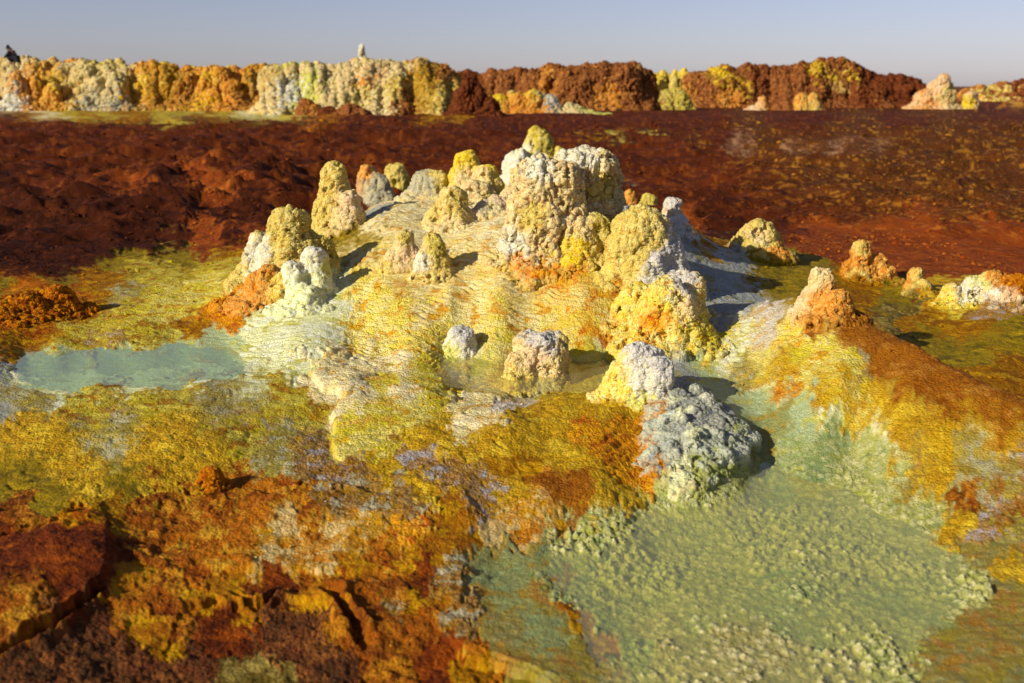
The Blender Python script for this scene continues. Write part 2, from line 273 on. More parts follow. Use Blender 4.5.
# ------------------------------------------------------------------ material
def crust_material(name, gran=1.0, sc=1.0):
    m = bpy.data.materials.new(name); m.use_nodes = True
    nt = m.node_tree; N = nt.nodes; L = nt.links
    bs = N['Principled BSDF']
    def attr(nm):
        a = N.new('ShaderNodeAttribute'); a.attribute_name = nm; return a
    c1, c2, pr = attr('col1'), attr('col2'), attr('prm')
    geo = N.new('ShaderNodeNewGeometry')
    def noise(scale, det, rough=.6):
        t = N.new('ShaderNodeTexNoise'); t.inputs['Scale'].default_value = scale; t.inputs['Detail'].default_value = det
        t.inputs['Roughness'].default_value = rough; L.new(geo.outputs['Position'], t.inputs['Vector']); return t
    def ramp(src, a, b):
        t = N.new('ShaderNodeMapRange'); t.inputs['From Min'].default_value = a; t.inputs['From Max'].default_value = b
        L.new(src, t.inputs['Value']); return t.outputs['Result']
    def math_(op, a, b):
        t = N.new('ShaderNodeMath'); t.operation = op
        for i, v in enumerate((a, b)):
            if isinstance(v, (int, float)): t.inputs[i].default_value = v
            else: L.new(v, t.inputs[i])
        return t.outputs[0]
    mpn = N.new('ShaderNodeMapping'); mpn.inputs['Scale'].default_value = (9, 46, 52); L.new(geo.outputs['Position'], mpn.inputs['Vector'])
    n3 = N.new('ShaderNodeTexNoise'); n3.inputs['Scale'].default_value = 1.0; n3.inputs['Detail'].default_value = 6; n3.inputs['Roughness'].default_value = .6; n3.inputs['Distortion'].default_value = .6
    L.new(mpn.outputs[0], n3.inputs['Vector'])
    n1 = noise(26 * sc, 7, .7); n2 = noise(120 * sc, 4, .65)
    sep = N.new('ShaderNodeSeparateColor'); L.new(pr.outputs['Color'], sep.inputs['Color'])
    nm = N.new('ShaderNodeMix'); nm.data_type = 'FLOAT'
    L.new(math_('MULTIPLY', sep.outputs['Blue'], .85), nm.inputs['Factor']); L.new(n1.outputs['Fac'], nm.inputs['A']); L.new(n3.outputs['Fac'], nm.inputs['B'])
    nf = nm.outputs['Result']
    mx = N.new('ShaderNodeMix'); mx.data_type = 'RGBA'
    L.new(math_('MULTIPLY', ramp(nf, .42, .62), .75), mx.inputs['Factor'])
    L.new(c1.outputs['Color'], mx.inputs['A']); L.new(c2.outputs['Color'], mx.inputs['B'])
    hv = N.new('ShaderNodeHueSaturation')
    L.new(mx.outputs['Result'], hv.inputs['Color'])
    L.new(ramp(n2.outputs['Fac'], .25, .75), hv.inputs['Value'])
    vv = N.new('ShaderNodeMapRange'); vv.inputs['From Min'].default_value = .3; vv.inputs['From Max'].default_value = .7
    vv.inputs['To Min'].default_value = .62; vv.inputs['To Max'].default_value = 1.28
    L.new(n2.outputs['Fac'], vv.inputs['Value']); L.new(vv.outputs['Result'], hv.inputs['Value'])
    L.new(hv.outputs['Color'], bs.inputs['Base Color'])
    # roughness: wet zones shine
    rg = N.new('ShaderNodeMapRange'); rg.inputs['To Min'].default_value = .78; rg.inputs['To Max'].default_value = .22
    L.new(sep.outputs['Green'], rg.inputs['Value']); L.new(rg.outputs['Result'], bs.inputs['Roughness'])
    spc = N.new('ShaderNodeMapRange'); spc.inputs['To Min'].default_value = .06; spc.inputs['To Max'].default_value = .5; L.new(sep.outputs['Green'], spc.inputs['Value']); L.new(spc.outputs['Result'], bs.inputs['Specular IOR Level'])
    # bump: fine grain, pits
    vor = N.new('ShaderNodeTexVoronoi'); vor.inputs['Scale'].default_value = 85 * sc
    L.new(geo.outputs['Position'], vor.inputs['Vector'])
    h = math_('ADD', math_('MULTIPLY', nf, 1.15), math_('MULTIPLY', n2.outputs['Fac'], .5))
    h = math_('ADD', h, math_('MULTIPLY', math_('MULTIPLY', vor.outputs['Distance'], sep.outputs['Red']), -.55))
    bp = N.new('ShaderNodeBump'); bp.inputs['Strength'].default_value = .8; bp.inputs['Distance'].default_value = .022 * gran
    L.new(h, bp.inputs['Height']); L.new(bp.outputs['Normal'], bs.inputs['Normal'])
    return m
M_CRUST = crust_material('mineral_crust')
M_FAR = crust_material('far_crust', 6.0, .14)

def plain_material(name, col, rough=.7, spec=.3):
    m = bpy.data.materials.new(name); m.use_nodes = True
    nt = m.node_tree; bs = nt.nodes['Principled BSDF']
    n = nt.nodes.new('ShaderNodeTexNoise'); n.inputs['Scale'].default_value = 30; n.inputs['Detail'].default_value = 5
    mr = nt.nodes.new('ShaderNodeMix'); mr.data_type = 'RGBA'
    c = lin(col)
    mr.inputs['A'].default_value = (*(c * .7), 1); mr.inputs['B'].default_value = (*(c * 1.2), 1)
    nt.links.new(n.outputs['Fac'], mr.inputs['Factor']); nt.links.new(mr.outputs['Result'], bs.inputs['Base Color'])
    bs.inputs['Roughness'].default_value = rough; bs.inputs['Specular IOR Level'].default_value = spec
    return m

def set_cols(me, c1, c2, prm):
    for nm, c in (('col1', c1), ('col2', c2), ('prm', prm)):
        a = me.color_attributes.new(nm, 'FLOAT_COLOR', 'POINT')
        buf = np.ones((len(c), 4), F32); buf[:, :3] = np.clip(c, 0, 1); a.data.foreach_set('color', buf.ravel())

def mix3(pal, nA, nC):
    """pal rows + two noises -> main colour, fine secondary colour"""
    A, B, C, amt = pal[:, 0:3], pal[:, 3:6], pal[:, 6:9], pal[:, 9]
    k = sst(-.25, .25, nA)[:, None]
    c1 = A * (1 - k) + B * k
    th = .75 - amt * 1.5
    kc = sst(th - .12, th + .2, nC)[:, None]
    c1 = c1 * (1 - kc) + C * kc
    c2 = (B * (1 - k) + A * k) * .6 + C * .4
    return c1, c2

# ------------------------------------------------------------------ ground sheet (polar grid, fine where the camera looks)
def build_ground():
    th_mid = np.linspace(-34, 34, 1180)
    g = 34 + (np.linspace(0, 1, 60)[1:] ** 1.6) * 146
    th = np.radians(np.concatenate([-g[::-1], th_mid, g]))
    aa = np.concatenate([np.linspace(86, 37, 46)[:-1], np.linspace(37, 16, 430)[:-1], np.linspace(16, 8.4, 370)[:-1], np.linspace(8.4, 1.3, 300)[:-1], np.geomspace(1.3, .025, 42)])
    r = CAM_H / np.tan(np.radians(aa))
    da = np.abs(np.gradient(r)); da = np.convolve(np.pad(da, 4, 'edge'), np.ones(9) / 9, 'valid')
    nr, nc = len(r), len(th)
    R, TH = np.meshgrid(r, th, indexing='ij')
    x = (R * np.sin(TH)).ravel(); y = (R * np.cos(TH)).ravel(); R = R.ravel(); DR = np.repeat(da, nc)
    H = base_h(x, y)
    pal = ground_pal(x, y)
    rip, gran, crys, crust, wet = pal[:, 10], pal[:, 11], pal[:, 12], pal[:, 13], pal[:, 14]
    p = np.stack([x, y], 1)
    _, V = uv(x, y)
    far = sst(8.5, 12, R)
    def att(wl): return np.clip(wl / (2.0 * DR) - .15, 0, 1)
    h = np.zeros(len(x))
    # broad unevenness everywhere near
    h += .018 * fbm(p * 2.2, 3, 1) * (1 - far) * att(.45) * np.clip(1 - crys * .8 - wet * 1.6, .08, 1)
    # crust relief
    near = (1 - far)
    cr = ridged(p * 5.5 + .2 * perlin(p * 8, 2)[:, None], 4, 3, .55)
    h += crust * near * .008 * (cr - .2) * att(.09)
    h += crust * near * .004 * fbm(p * 26, 3, 5) * att(.03)
    # plates with open joints on the crust
    f1, f2, cid = worley(p * 3.1 + .25 * fbm(p * 4, 2, 70)[:, None], 71)
    h += np.clip(crust - .55, 0, 1) * near * (-.006 * (1 - sst(0, .05, f2 - f1)) + .006 * (cid - .5))
    # far plain hummocks
    wr1, _, wri = worley(p * 1.6 + .3 * fbm(p * 1.5, 2, 17)[:, None], 18); wr2, _, wrj = worley(p * 4.2, 19)
    hum = .14 * fbm(p * .33, 2, 10) + .13 * (ridged(p * np.array([.45, .8]), 2, 12) - .3) * att(1.0) + .05 * fbm(p * 2.1, 2, 14) * att(.45) + .018 * fbm(p * 6, 2, 16) * att(.15)
    hum += .10 * np.clip(.55 - wr1, 0, 1) * (wri > .45) * att(.5) + .06 * np.clip(.55 - wr2, 0, 1) * (wrj > .5) * att(.2)
    hum *= 1 + .45 * sst(0, -4, x)
    h += far * hum * crust * (1 - sst(54, 75, R)) * .85
    # ripples: little rimstone dams along the contour
    ph = (H * 34 + y * 5.0 + .9 * fbm(p * 3.0, 3, 20) + .25 * perlin(p * 14, 23))
    s = np.abs((ph * 1.25) % 1.0 - .5) * 2
    s = 1 - (1 - s) ** 2
    h += rip * near * .017 * (s - .4) * (.5 + .6 * sst(-.3, .4, fbm(p * 5, 2, 24)))
    h += rip * near * .008 * ridged(p * np.array([5, 17]), 2, 26)
    # granules
    w1, _, wi = worley(p * 34, 30); w2, _, _ = worley(p * 75, 31)
    h += gran * near * (.011 * (.6 - w1) * (wi > .3) * att(.03) + .005 * (.5 - w2) * att(.014))
    # crystal clumps in the pool
    c1_, _, ci = worley(p * 9 + .35 * fbm(p * 8, 2, 33)[:, None], 34); c2_, _, cj = worley(p * 32, 35); c3_, _, _ = worley(p * 80, 36)
    clump = sst(-.35, .3, fbm(p * 2.3, 3, 38))
    cr_h = 1.25 * (.012 * np.sqrt(np.clip(.75 - c1_, 0, 1)) * (.3 + ci) + .017 * np.clip(.75 - c2_, 0, 1) * (.3 + cj) + .007 * (.6 - c3_)) * (.55 + .6 * clump) * (.3 + .7 * sst(-.085, -.11, H)) - .004
    h += crys * near * cr_h
    z = H + h
    # cracks, lips and ledges of the front crust: pixel polylines laid on the ground
    def poly(pts): return np.array([hit(a, b)[:2] for a, b in pts])
    nearm = np.where((R < 7) & (y > 0))[0]
    pn = p[nearm] + .018 * np.stack([fbm(p[nearm] * 9, 3, 80), fbm(p[nearm] * 9, 3, 84)], 1) + .006 * np.stack([perlin(p[nearm] * 45, 81), perlin(p[nearm] * 45, 85)], 1)
    def sdist(pts):
        best = np.full(len(pn), 1e9); sg = np.zeros(len(pn)); T = np.zeros(len(pn)); tot = len(pts) - 1
        for k in range(tot):
            a, b = pts[k], pts[k + 1]; ab = b - a
            t = np.clip(((pn - a) @ ab) / (ab @ ab), 0, 1); q = pn - a - t[:, None] * ab
            d = np.sqrt((q ** 2).sum(1)); cz = ab[0] * (pn[:, 1] - a[1]) - ab[1] * (pn[:, 0] - a[0])
            m = d < best; best[m] = d[m]; sg[m] = np.sign(cz[m]); T[m] = (k + t[m]) / tot
        return best, sg, np.sin(np.clip(T, .02, .98) * math.pi) ** .35
    def crack(pts, w, dep):
        d, s_, e = sdist(poly(pts)); z[nearm] -= dep * e * np.exp(-(d / w) ** 4) - .35 * dep * e * np.exp(-((d - 2 * w) / w) ** 2)
    def lip(pts, hgt, dec, edge=.008):
        d, s_, e = sdist(poly(pts)); sd = d * s_
        z[nearm] += hgt * e * sst(-edge, edge, sd) * np.exp(-np.clip(sd, 0, 9) / dec)
    lip([(0, 652), (30, 640), (60, 622), (85, 605), (105, 575), (112, 545), (105, 520)], .022, .22)
    crack([(0, 655), (40, 637), (75, 614), (98, 592)], .012, .06)
    lip([(0, 532), (40, 524), (80, 512), (105, 502), (140, 500), (165, 490), (200, 477), (230, 477)], -.03, .10)
    crack([(0, 536), (45, 524), (75, 512)], .010, .04)
    lip([(205, 494), (245, 486), (285, 494), (310, 484), (345, 488), (372, 493)], -.028, .10)
    crack([(304, 482), (325, 486), (345, 488), (362, 491)], .010, .05)
    lip([(118, 545), (160, 537), (215, 535)], .012, .08)
    lip([(195, 572), (230, 575), (270, 572), (330, 575), (390, 576)], .02, .10)
    lip([(182, 622), (190, 612), (215, 608), (230, 614), (270, 608), (300, 607), (330, 608), (345, 622), (366, 648)], .030, .10)
    crack([(328, 592), (338, 605), (352, 622), (366, 645)], .016, .05)
    crack([(235, 600), (255, 612), (272, 606), (285, 597)], .010, .03)
    lip([(452, 641), (470, 653), (500, 664), (530, 672), (560, 684)], -.0, .2)
    lip([(565, 690), (530, 676), (500, 668), (470, 657), (450, 640)], -.03, .25)
    lip([(445, 636), (470, 650), (500, 661), (535, 671), (570, 686)], .014, .03)
    lip([(340, 456), (328, 440), (335, 425), (330, 410), (345, 395), (318, 385), (308, 370), (322, 358)], -.04, .12, .012)
    lip([(425, 386), (455, 394), (490, 400), (505, 398)], .016, .06)
    lip([(562, 390), (590, 384), (615, 384)], .012, .05)
    # colour noises in scales that suit the distance
    sc = np.clip(6.0 / R, .12, 1.4)
    na = fbm(p * 5.0, 4, 90, .6) * near + (fbm(p * 1.1, 4, 92, .65)) * far
    nc_ = fbm(p * 8.0, 4, 94, .7) * near + fbm(np.stack([x * 4.6, V * .8], 1), 3, 96, .75) * .9 * far
    # drawn-out flow streaks on the wet shelves and ripples
    c1, c2 = mix3(pal, na + .5 * fbm(p * np.array([2.2, 9.0]), 3, 98) * near * (rip > .25) + .35 * (s - .5) * rip * near, nc_ - .25 * (s - .5) * rip * near)
    tip = (crys * near * sst(.12, .5, .75 - c2_) * sst(.25, .7, cj + .25 * clump))[:, None]
    c1 = c1 * (1 - .75 * tip) + lin((212, 204, 146)) * .75 * tip
    co = np.stack([x, y, z], 1).astype(F32)
    idx = (np.arange(nr - 1)[:, None] * nc + np.arange(nc - 1)[None]).ravel()
    q = np.stack([idx, idx + 1, idx + nc + 1, idx + nc], 1)[:, ::-1]
    me = bpy.data.meshes.new('ground')
    me.vertices.add(len(co)); me.vertices.foreach_set('co', co.ravel())
    me.loops.add(q.size); me.loops.foreach_set('vertex_index', q.ravel().astype(np.int32))
    me.polygons.add(len(q)); me.polygons.foreach_set('loop_start', np.arange(0, q.size, 4, dtype=np.int32))
    me.polygons.foreach_set('use_smooth', np.ones(len(q), bool))
    me.update(calc_edges=True)
    set_cols(me, c1, c2, np.stack([gran, wet, rip], 1))
    global GRID
    GRID = (th, aa, z.reshape(nr, nc))
    me.materials.append(M_CRUST)
    o = bpy.data.objects.new('ground', me); COL.objects.link(o); o['kind'] = 'structure'
    return o
ground = build_ground()
print("ground", len(ground.data.vertices), time.time() - T0)

# ------------------------------------------------------------------ loose rubble and crumbs lying on the crust
def ground_z(x, y):
    th, aa, Z = GRID
    t = np.arctan2(x, y); a = np.degrees(np.arctan2(CAM_H, np.hypot(x, y)))
    j = np.clip(np.searchsorted(th, t), 1, len(th) - 1); i = np.clip(np.searchsorted(-aa, -a), 1, len(aa) - 1)
    fj = (t - th[j - 1]) / (th[j] - th[j - 1]); fi = (a - aa[i - 1]) / (aa[i] - aa[i - 1])
    return (Z[i - 1, j - 1] * (1 - fi) * (1 - fj) + Z[i, j - 1] * fi * (1 - fj) + Z[i - 1, j] * (1 - fi) * fj + Z[i, j] * fi * fj)
def rubble(name, n, v0, v1, smin, smax, dry):
    U = rs.uniform(-640, 640, n); V = v0 + (v1 - v0) * rs.uniform(0, 1, n); r = CAM_H / np.tan(V / FPX)
    cl = fbm(np.stack([U / 70, V / 16], 1).astype(float), 3, 501) + rs.uniform(-.5, .5, n)
    k = cl > .0; U, V, r = U[k], V[k], r[k]
    x = r * np.sin(U / FPX); y = r * np.cos(U / FPX); pal = ground_pal(x, y)
    k = (pal[:, 12] < .15) & (pal[:, 14] < .25) & (pal[:, 13] > dry); x, y, r, pal = x[k], y[k], r[k], pal[k]; n = len(x)
    z = ground_z(x, y); sz = (smin + (smax - smin) * rs.uniform(0, 1, n) ** 3) * r / FPX
    bm = bmesh.new(); bmesh.ops.create_icosphere(bm, subdivisions=1, radius=1.0)
    bv = np.array([v.co[:] for v in bm.verts]); bf = np.array([[v.index for v in f.verts] for f in bm.faces]); bm.free()
    ang = rs.uniform(0, 6.28, n); sc = rs.uniform(.6, 1.3, (n, 3)); sc[:, 2] *= .7
    P = bv[None] * sc[:, None] * (1 + rs.uniform(-.28, .28, (n, len(bv), 1)))
    P = np.stack([P[..., 0] * np.cos(ang)[:, None] - P[..., 1] * np.sin(ang)[:, None], P[..., 0] * np.sin(ang)[:, None] + P[..., 1] * np.cos(ang)[:, None], P[..., 2]], -1) * sz[:, None, None]
    P += np.stack([x, y, z + .25 * sz], 1)[:, None]
    me = bpy.data.meshes.new(name); me.from_pydata(P.reshape(-1, 3).tolist(), [], (bf[None] + (np.arange(n) * len(bv))[:, None, None]).reshape(-1, 3).tolist())
    m = rs.uniform(0, 1, (n, 1)) ** 1.5; c = (pal[:, 0:3] * (1 - m) + pal[:, 6:9] * m) * rs.uniform(.8, 1.25, (n, 1))
    rep = lambda q: np.repeat(q, len(bv), 0)
    set_cols(me, rep(c), rep(c * .75 + pal[:, 3:6] * .25), np.zeros((n * len(bv), 3)))
    me.materials.append(M_CRUST); o = bpy.data.objects.new(name, me); COL.objects.link(o); o['kind'] = 'stuff'; return o
rubble('rubble', 16000, 31, 172, .7, 2.6, .5)['label'] = 'loose rust-brown and ochre rubble strewn over the red plain'
rubble('crumbs', 5000, 170, 560, .7, 2.4, .15)['label'] = 'small crumbs of salt and crust lying on the yellow and rust ground'
print("rubble", time.time() - T0)

# ------------------------------------------------------------------ rock and salt formations
def lathe(P, z0, z1, rb, rt, sq, pw, flare, lean, zg=None, flat=None):
    """one lump: tapered column with rounded top, standing at P; zg is where it leaves the ground"""
    ns, nt_ = 28, 26
    hgt = z1 - z0; t = np.linspace(0, 1, nt_)
    g = 0.0 if zg is None else (zg - z0) / hgt
    tv = np.clip((t - g) / (1 - g), 0, 1)
    rr = rb + (rt - rb) * tv ** pw
    rr += flare * np.clip(1 - (t - g) / (.26 * (1 - g)), 0, 1.0) ** 2
    cap = flat if flat else min(.45, .8 * rt / max(hgt, 1e-3)); k = np.clip((t - (1 - cap)) / cap, 0, 1); rr = rr * np.sqrt(np.clip(1 - k ** 2.0, .0016, 1))
    an = np.linspace(0, 2 * math.pi, ns, endpoint=False)
    v = []; f = []
    for i in range(nt_):
        for a in an: v.append((P[0] + rr[i] * math.cos(a) + lean * t[i], P[1] + rr[i] * sq * math.sin(a), z0 + hgt * t[i]))
    for i in range(nt_ - 1):
        for j in range(ns): f.append((i * ns + j, i * ns + (j + 1) % ns, (i + 1) * ns + (j + 1) % ns, (i + 1) * ns + j))
    f.append(tuple(range(ns))[::-1]); f.append(tuple((nt_ - 1) * ns + j for j in range(ns)))
    return v, f

def remesh(v, f, voxel, least=1.0):
    me = bpy.data.meshes.new('tmp'); me.from_pydata(v, [], f); o = bpy.data.objects.new('tmp', me); COL.objects.link(o)
    md = o.modifiers.new('r', 'REMESH'); md.mode = 'VOXEL'; md.voxel_size = voxel
    dg = bpy.context.evaluated_depsgraph_get(); dg.update()
    out = bpy.data.meshes.new_from_object(o.evaluated_get(dg))
    bpy.data.objects.remove(o); bpy.data.meshes.remove(me)
    # keep the one body, drop loose crumbs and closed voids
    n = len(out.vertices); e = np.empty(len(out.edges) * 2, np.int32); out.edges.foreach_get('vertices', e); e = e.reshape(-1, 2)
    lab = np.arange(n)
    while True:
        old = lab.copy(); m = np.minimum(lab[e[:, 0]], lab[e[:, 1]])
        np.minimum.at(lab, e[:, 0], m); np.minimum.at(lab, e[:, 1], m); lab = lab[lab]
        if (lab == old).all(): break
    cnt = np.bincount(lab, minlength=n)
    if (cnt > 0).sum() > 1:
        keep = np.where(cnt >= least * cnt.max())[0]; bm = bmesh.new(); bm.from_mesh(out); bm.verts.ensure_lookup_table()
        bmesh.ops.delete(bm, geom=[bm.verts[i] for i in np.where(~np.isin(lab, keep))[0]], context='VERTS'); bm.to_mesh(out); bm.free()
    return out

def vert_normals(me):
    n = np.empty(len(me.vertices) * 3, F32); me.vertex_normals.foreach_get('vector', n); return n.reshape(-1, 3)

def formation(name, parent, lobes, blobs=(), rough=1.0, blend=.09, gran=1.0, sm=3, far=False, seed=None, res=1.15, craggy=0.3, spread=None, tents=()):
    """lobes: cx, ybase, ytop, half-width at base, half-width at top (pixels), palette, options"""
    V_, F_, axes = [], [], []
    hits = [hit(L[0], L[1]) if not far else at_z(L[0], L[1], 0.0) for L in lobes]
    ymid = float(np.median([h_[1] for h_ in hits])) if hits else 0
    for L, P in zip(lobes, hits):
        cx, yb, yt, wb, wt, palname = L[:6]; o = L[6] if len(L) > 6 else {}
        s = (P[1] * CP + (CAM_H - P[2]) * SP) / FPX; lim = spread if spread else (1.2 if far else .8 * wb * s)
        yy = ymid + np.clip(P[1] - ymid, -lim, lim); P = np.array([P[0] * yy / P[1], yy, P[2]])
        if not far: P[2] = base_h(P[0], P[1])[0]
        s = (P[1] * CP + (CAM_H - P[2]) * SP) / FPX
        rb, rt = wb * s, wt * s; sq = o.get('sq', .85)
        C = np.array([P[0], P[1] + rb * sq * .75 + o.get('dep', 0.0), 0.0]); C[0] *= C[1] / P[1]
        zb = P[2] if far else base_h(C[0], C[1])[0]
        if far: o = {'kb': 1.1, 'kt': 1.15, 'pw': 1.0, **o}
        d = ray(cx, yt); z1 = CAM_H + d[2] * C[1] / d[1]
        zlow = min(zb, P[2])
        z0 = zlow - o.get('sink', .10 if not far else .4)
        v, f = lathe(C, z0, z1, rb * o.get('kb', 1.28), rt * o.get('kt', 1.0), sq, o.get('pw', .85), rb * o.get('flare', .42), o.get('lean', 0) * s, min(.5 * (zb + P[2]), z1 - .3 * (z1 - z0)), o.get('cap'))
        n0 = len(V_); V_ += v; F_ += [tuple(i + n0 for i in q) for q in f]
        axes.append((C[0], C[1], z0, z1, rb, PI[palname], s, zb))
    for (sky, stops, yb, wf, wbk, dep) in tents:
        y0 = at_z(512, yb, 0.0)[1] + dep; xs = np.arange(sky[0][0], sky[-1][0] + .1, 2.0); yt = np.interp(xs, [q[0] for q in sky], [q[1] for q in sky])
        n0 = len(V_); jj = np.stack([xs * .045, xs * 0 + yb], 1); fo = fbm(jj, 3, 401) * 1.0 + .45 * fbm(jj * 2.6, 3, 405); mid = fbm(jj * 1.7, 3, 409); sk = .16 * fbm(jj * 2.4, 3, 411) + .10 * np.maximum(0, ridged(jj * 1.9, 2, 415))
        for i, x in enumerate(xs):
            d = ray(x, yt[i]); yc = y0 + wf; z1 = max(.05, CAM_H + d[2] * yc / d[1] + sk[i] + rs.uniform(-.05, .05)); edge = min(1, z1 / 1.0)
            sec = ((fo[i] * edge, -.4), (fo[i] * edge, .0), (.34 * wf + .75 * fo[i] * edge, .28 * z1 * (1 + .4 * mid[i])), (.62 * wf + (.5 * mid[i] + .45 * fo[i]) * edge, .70 * z1), (.86 * wf + .25 * mid[i] * edge, .93 * z1), (wf, z1), (wf + .5 * wbk, .93 * z1), (wf + wbk, 0), (wf + wbk, -.4))
            for (dy, zz) in sec:
                yy = y0 + dy; V_.append((d[0] / d[1] * yy, yy, zz))
        m = 9
        for i in range(len(xs) - 1):
            for j in range(m): F_.append((n0 + i * m + j, n0 + (i + 1) * m + j, n0 + (i + 1) * m + (j + 1) % m, n0 + i * m + (j + 1) % m))
        F_.append(tuple(n0 + j for j in range(m))); F_.append(tuple(n0 + (len(xs) - 1) * m + j for j in range(m))[::-1])
        for (px, pn) in stops:
            d = ray(px, 100); sc_ = y0 / FPX; axes.append((d[0] / d[1] * (y0 + .3 * wf), y0 + .3 * wf, -.4, CAM_H + ray(px, np.interp(px, [q[0] for q in sky], [q[1] for q in sky]))[2] * y0, 13 * sc_, PI[pn], sc_, 0.0))
    s = float(np.mean([a[6] for a in axes])); rbm = float(np.mean([a[4] for a in axes])); hm = float(np.mean([a[3] - a[7] for a in axes]))
    me = remesh(V_, F_, s * res, .03 if far else 1.0)
    n = len(me.vertices); co = np.empty(n * 3, F32); me.vertices.foreach_get('co', co); co = co.reshape(-1, 3).astype(float)
    ne = len(me.edges); e = np.empty(ne * 2, np.int32); me.edges.foreach_get('vertices', e); e = e.reshape(-1, 2)
    deg = np.bincount(e.ravel(), minlength=n)[:, None].astype(float)
    def smooth(c, it):
        for _ in range(it):
            acc = np.zeros_like(c)
            for k in range(3):
                acc[:, k] = np.bincount(e[:, 0], c[e[:, 1], k], n) + np.bincount(e[:, 1], c[e[:, 0], k], n)
            c = .5 * c + .5 * acc / np.maximum(deg, 1)
        return c
    co = smooth(co, sm)
    def push(c, amt):
        me.vertices.foreach_set('co', c.astype(F32).ravel()); me.update()
        return c + vert_normals(me) * amt[:, None]
    L0 = min(rbm, hm); sd = seed if seed is not None else abs(hash(name)) % 1000
    sd = int(axes[0][0] * 77) % 997 + 3
    S = 1.0 / (L0 * 1.0)
    co = push(co, rough * L0 * .19 * fbm(co * S * 1.1 + sd, 2, sd))
    # vertical flutes and lumps
    co = push(co, rough * L0 * .08 * fbm(co * np.array([1, 1, .45]) * S * 3.2 + sd, 2, sd + 5))
    co = push(co, rough * L0 * .055 * ridged(co * np.array([1, 1, 2.6]) * S * 3.6 + sd, 3, sd + 6))
    if craggy:
        co = push(co, craggy * L0 * .12 * (ridged(co * np.array([1, 1, .5]) * S * 3.5, 3, sd + 7) - .2))
    # popcorn granules: big and small
    gm = .15 + 1.3 * sst(-.35, .45, fbm(co * S * 1.6 + sd, 3, sd + 8))
    g1 = max(.035, 7 * s); w1, _, wi = worley(co / g1 + sd, sd + 9)
    co = push(co, gm * gran * g1 * .13 * (.62 - w1) * (.4 + .9 * wi))
    g2 = max(.014, 3.2 * s); w2, _, wj = worley(co / g2, sd + 11)
    co = push(co, gm * gran * g2 * .42 * (.6 - w2) * (.3 + wj))
    pitn = fbm(co / (g1 * 1.6), 3, sd + 13)
    co = push(co, -gran * g1 * .5 * sst(.35, .8, pitn))
    me.vertices.foreach_set('co', co.astype(F32).ravel()); me.update()
    me.polygons.foreach_set('use_smooth', np.ones(len(me.polygons), bool))
    # colour: nearest lobe, blobs, torn by noise
    wn = rbm * (1.0 if far else .35)
    cq = co + wn * np.stack([fbm(co * S * 2.4 + 3, 3, sd + 20), fbm(co * S * 2.4 + 7, 3, sd + 23), fbm(co * S * 2.4 + 11, 3, sd + 26)], 1)
    wt_ = np.zeros((n, len(PN)), F32)
    for (ax, ay, z0, z1, rb, pi, s_, zb) in axes:
        d2 = ((cq[:, 0] - ax) / rb) ** 2 + ((cq[:, 1] - ay) / rb) ** 2 + (np.maximum(0, cq[:, 2] - z1) / rb) ** 2
        wt_[:, pi] += np.exp(-2.5 * d2) + 1e-5
    my = float(np.mean([a[1] for a in axes]))
    for (bx, by, brad, bp, *bo) in blobs:
        d = ray(bx, by); yy = min(axes, key=lambda a: abs(a[0] - d[0] * a[1] / d[1]))[1] - rbm * .6
        t = yy / d[1]; X, Z = d[0] * t, CAM_H + d[2] * t; br = brad * s
        d2 = ((cq[:, 0] - X) ** 2 + (cq[:, 2] - Z) ** 2) / br ** 2
        wt_[:, PI[bp]] += 6 * np.exp(-2.0 * d2 ** 1.5)
    wt_ /= wt_.sum(1, keepdims=True)
    pal = wt_ @ PA
    na = fbm(co / (L0 * .35) + 5, 4, sd + 30, .6); ncn = fbm(co / (L0 * .22) + 9, 4, sd + 34, .65)
    if not far and blend > 0:
        gz = base_h(co[:, 0], co[:, 1]); k = 1 - sst(.2 * blend, blend, co[:, 2] - gz + blend * .6 * fbm(co * 14, 3, sd + 40))
        pal = pal * (1 - k[:, None]) + ground_pal(co[:, 0], co[:, 1]) * k[:, None]
    if far: pal[:, 9] *= .6; pal[:, :9] *= .85
    c1, c2 = mix3(pal, na, ncn)
    set_cols(me, c1, c2, np.stack([pal[:, 11] * gran, pal[:, 14], pal[:, 10]], 1))
    me.materials.clear(); me.materials.append(M_FAR if far else M_CRUST)
    me.name = name
    o = bpy.data.objects.new(name, me); COL.objects.link(o)
    c = np.array([np.mean([a[0] for a in axes]), np.mean([a[1] for a in axes]), min(a[7] for a in axes)])
    me.transform(__import__('mathutils').Matrix.Translation(Vector(-c))); o.location = c
    if parent is not None:
        o.parent = parent; o.location = Vector(c) - parent.location
    return o

def tag(o, label, cat, group=None):
    o['label'] = label; o['category'] = cat
    if group: o['group'] = group
    return o
def empty(name, px, py):
    o = bpy.data.objects.new(name, None); COL.objects.link(o); o.location = hit(px, py); o.empty_display_size = .1; return o
G1 = 'salt cones standing on the central mound'; G2 = 'small salt stumps round the shallow pools'; G3 = 'orange and yellow cones on the right slope'

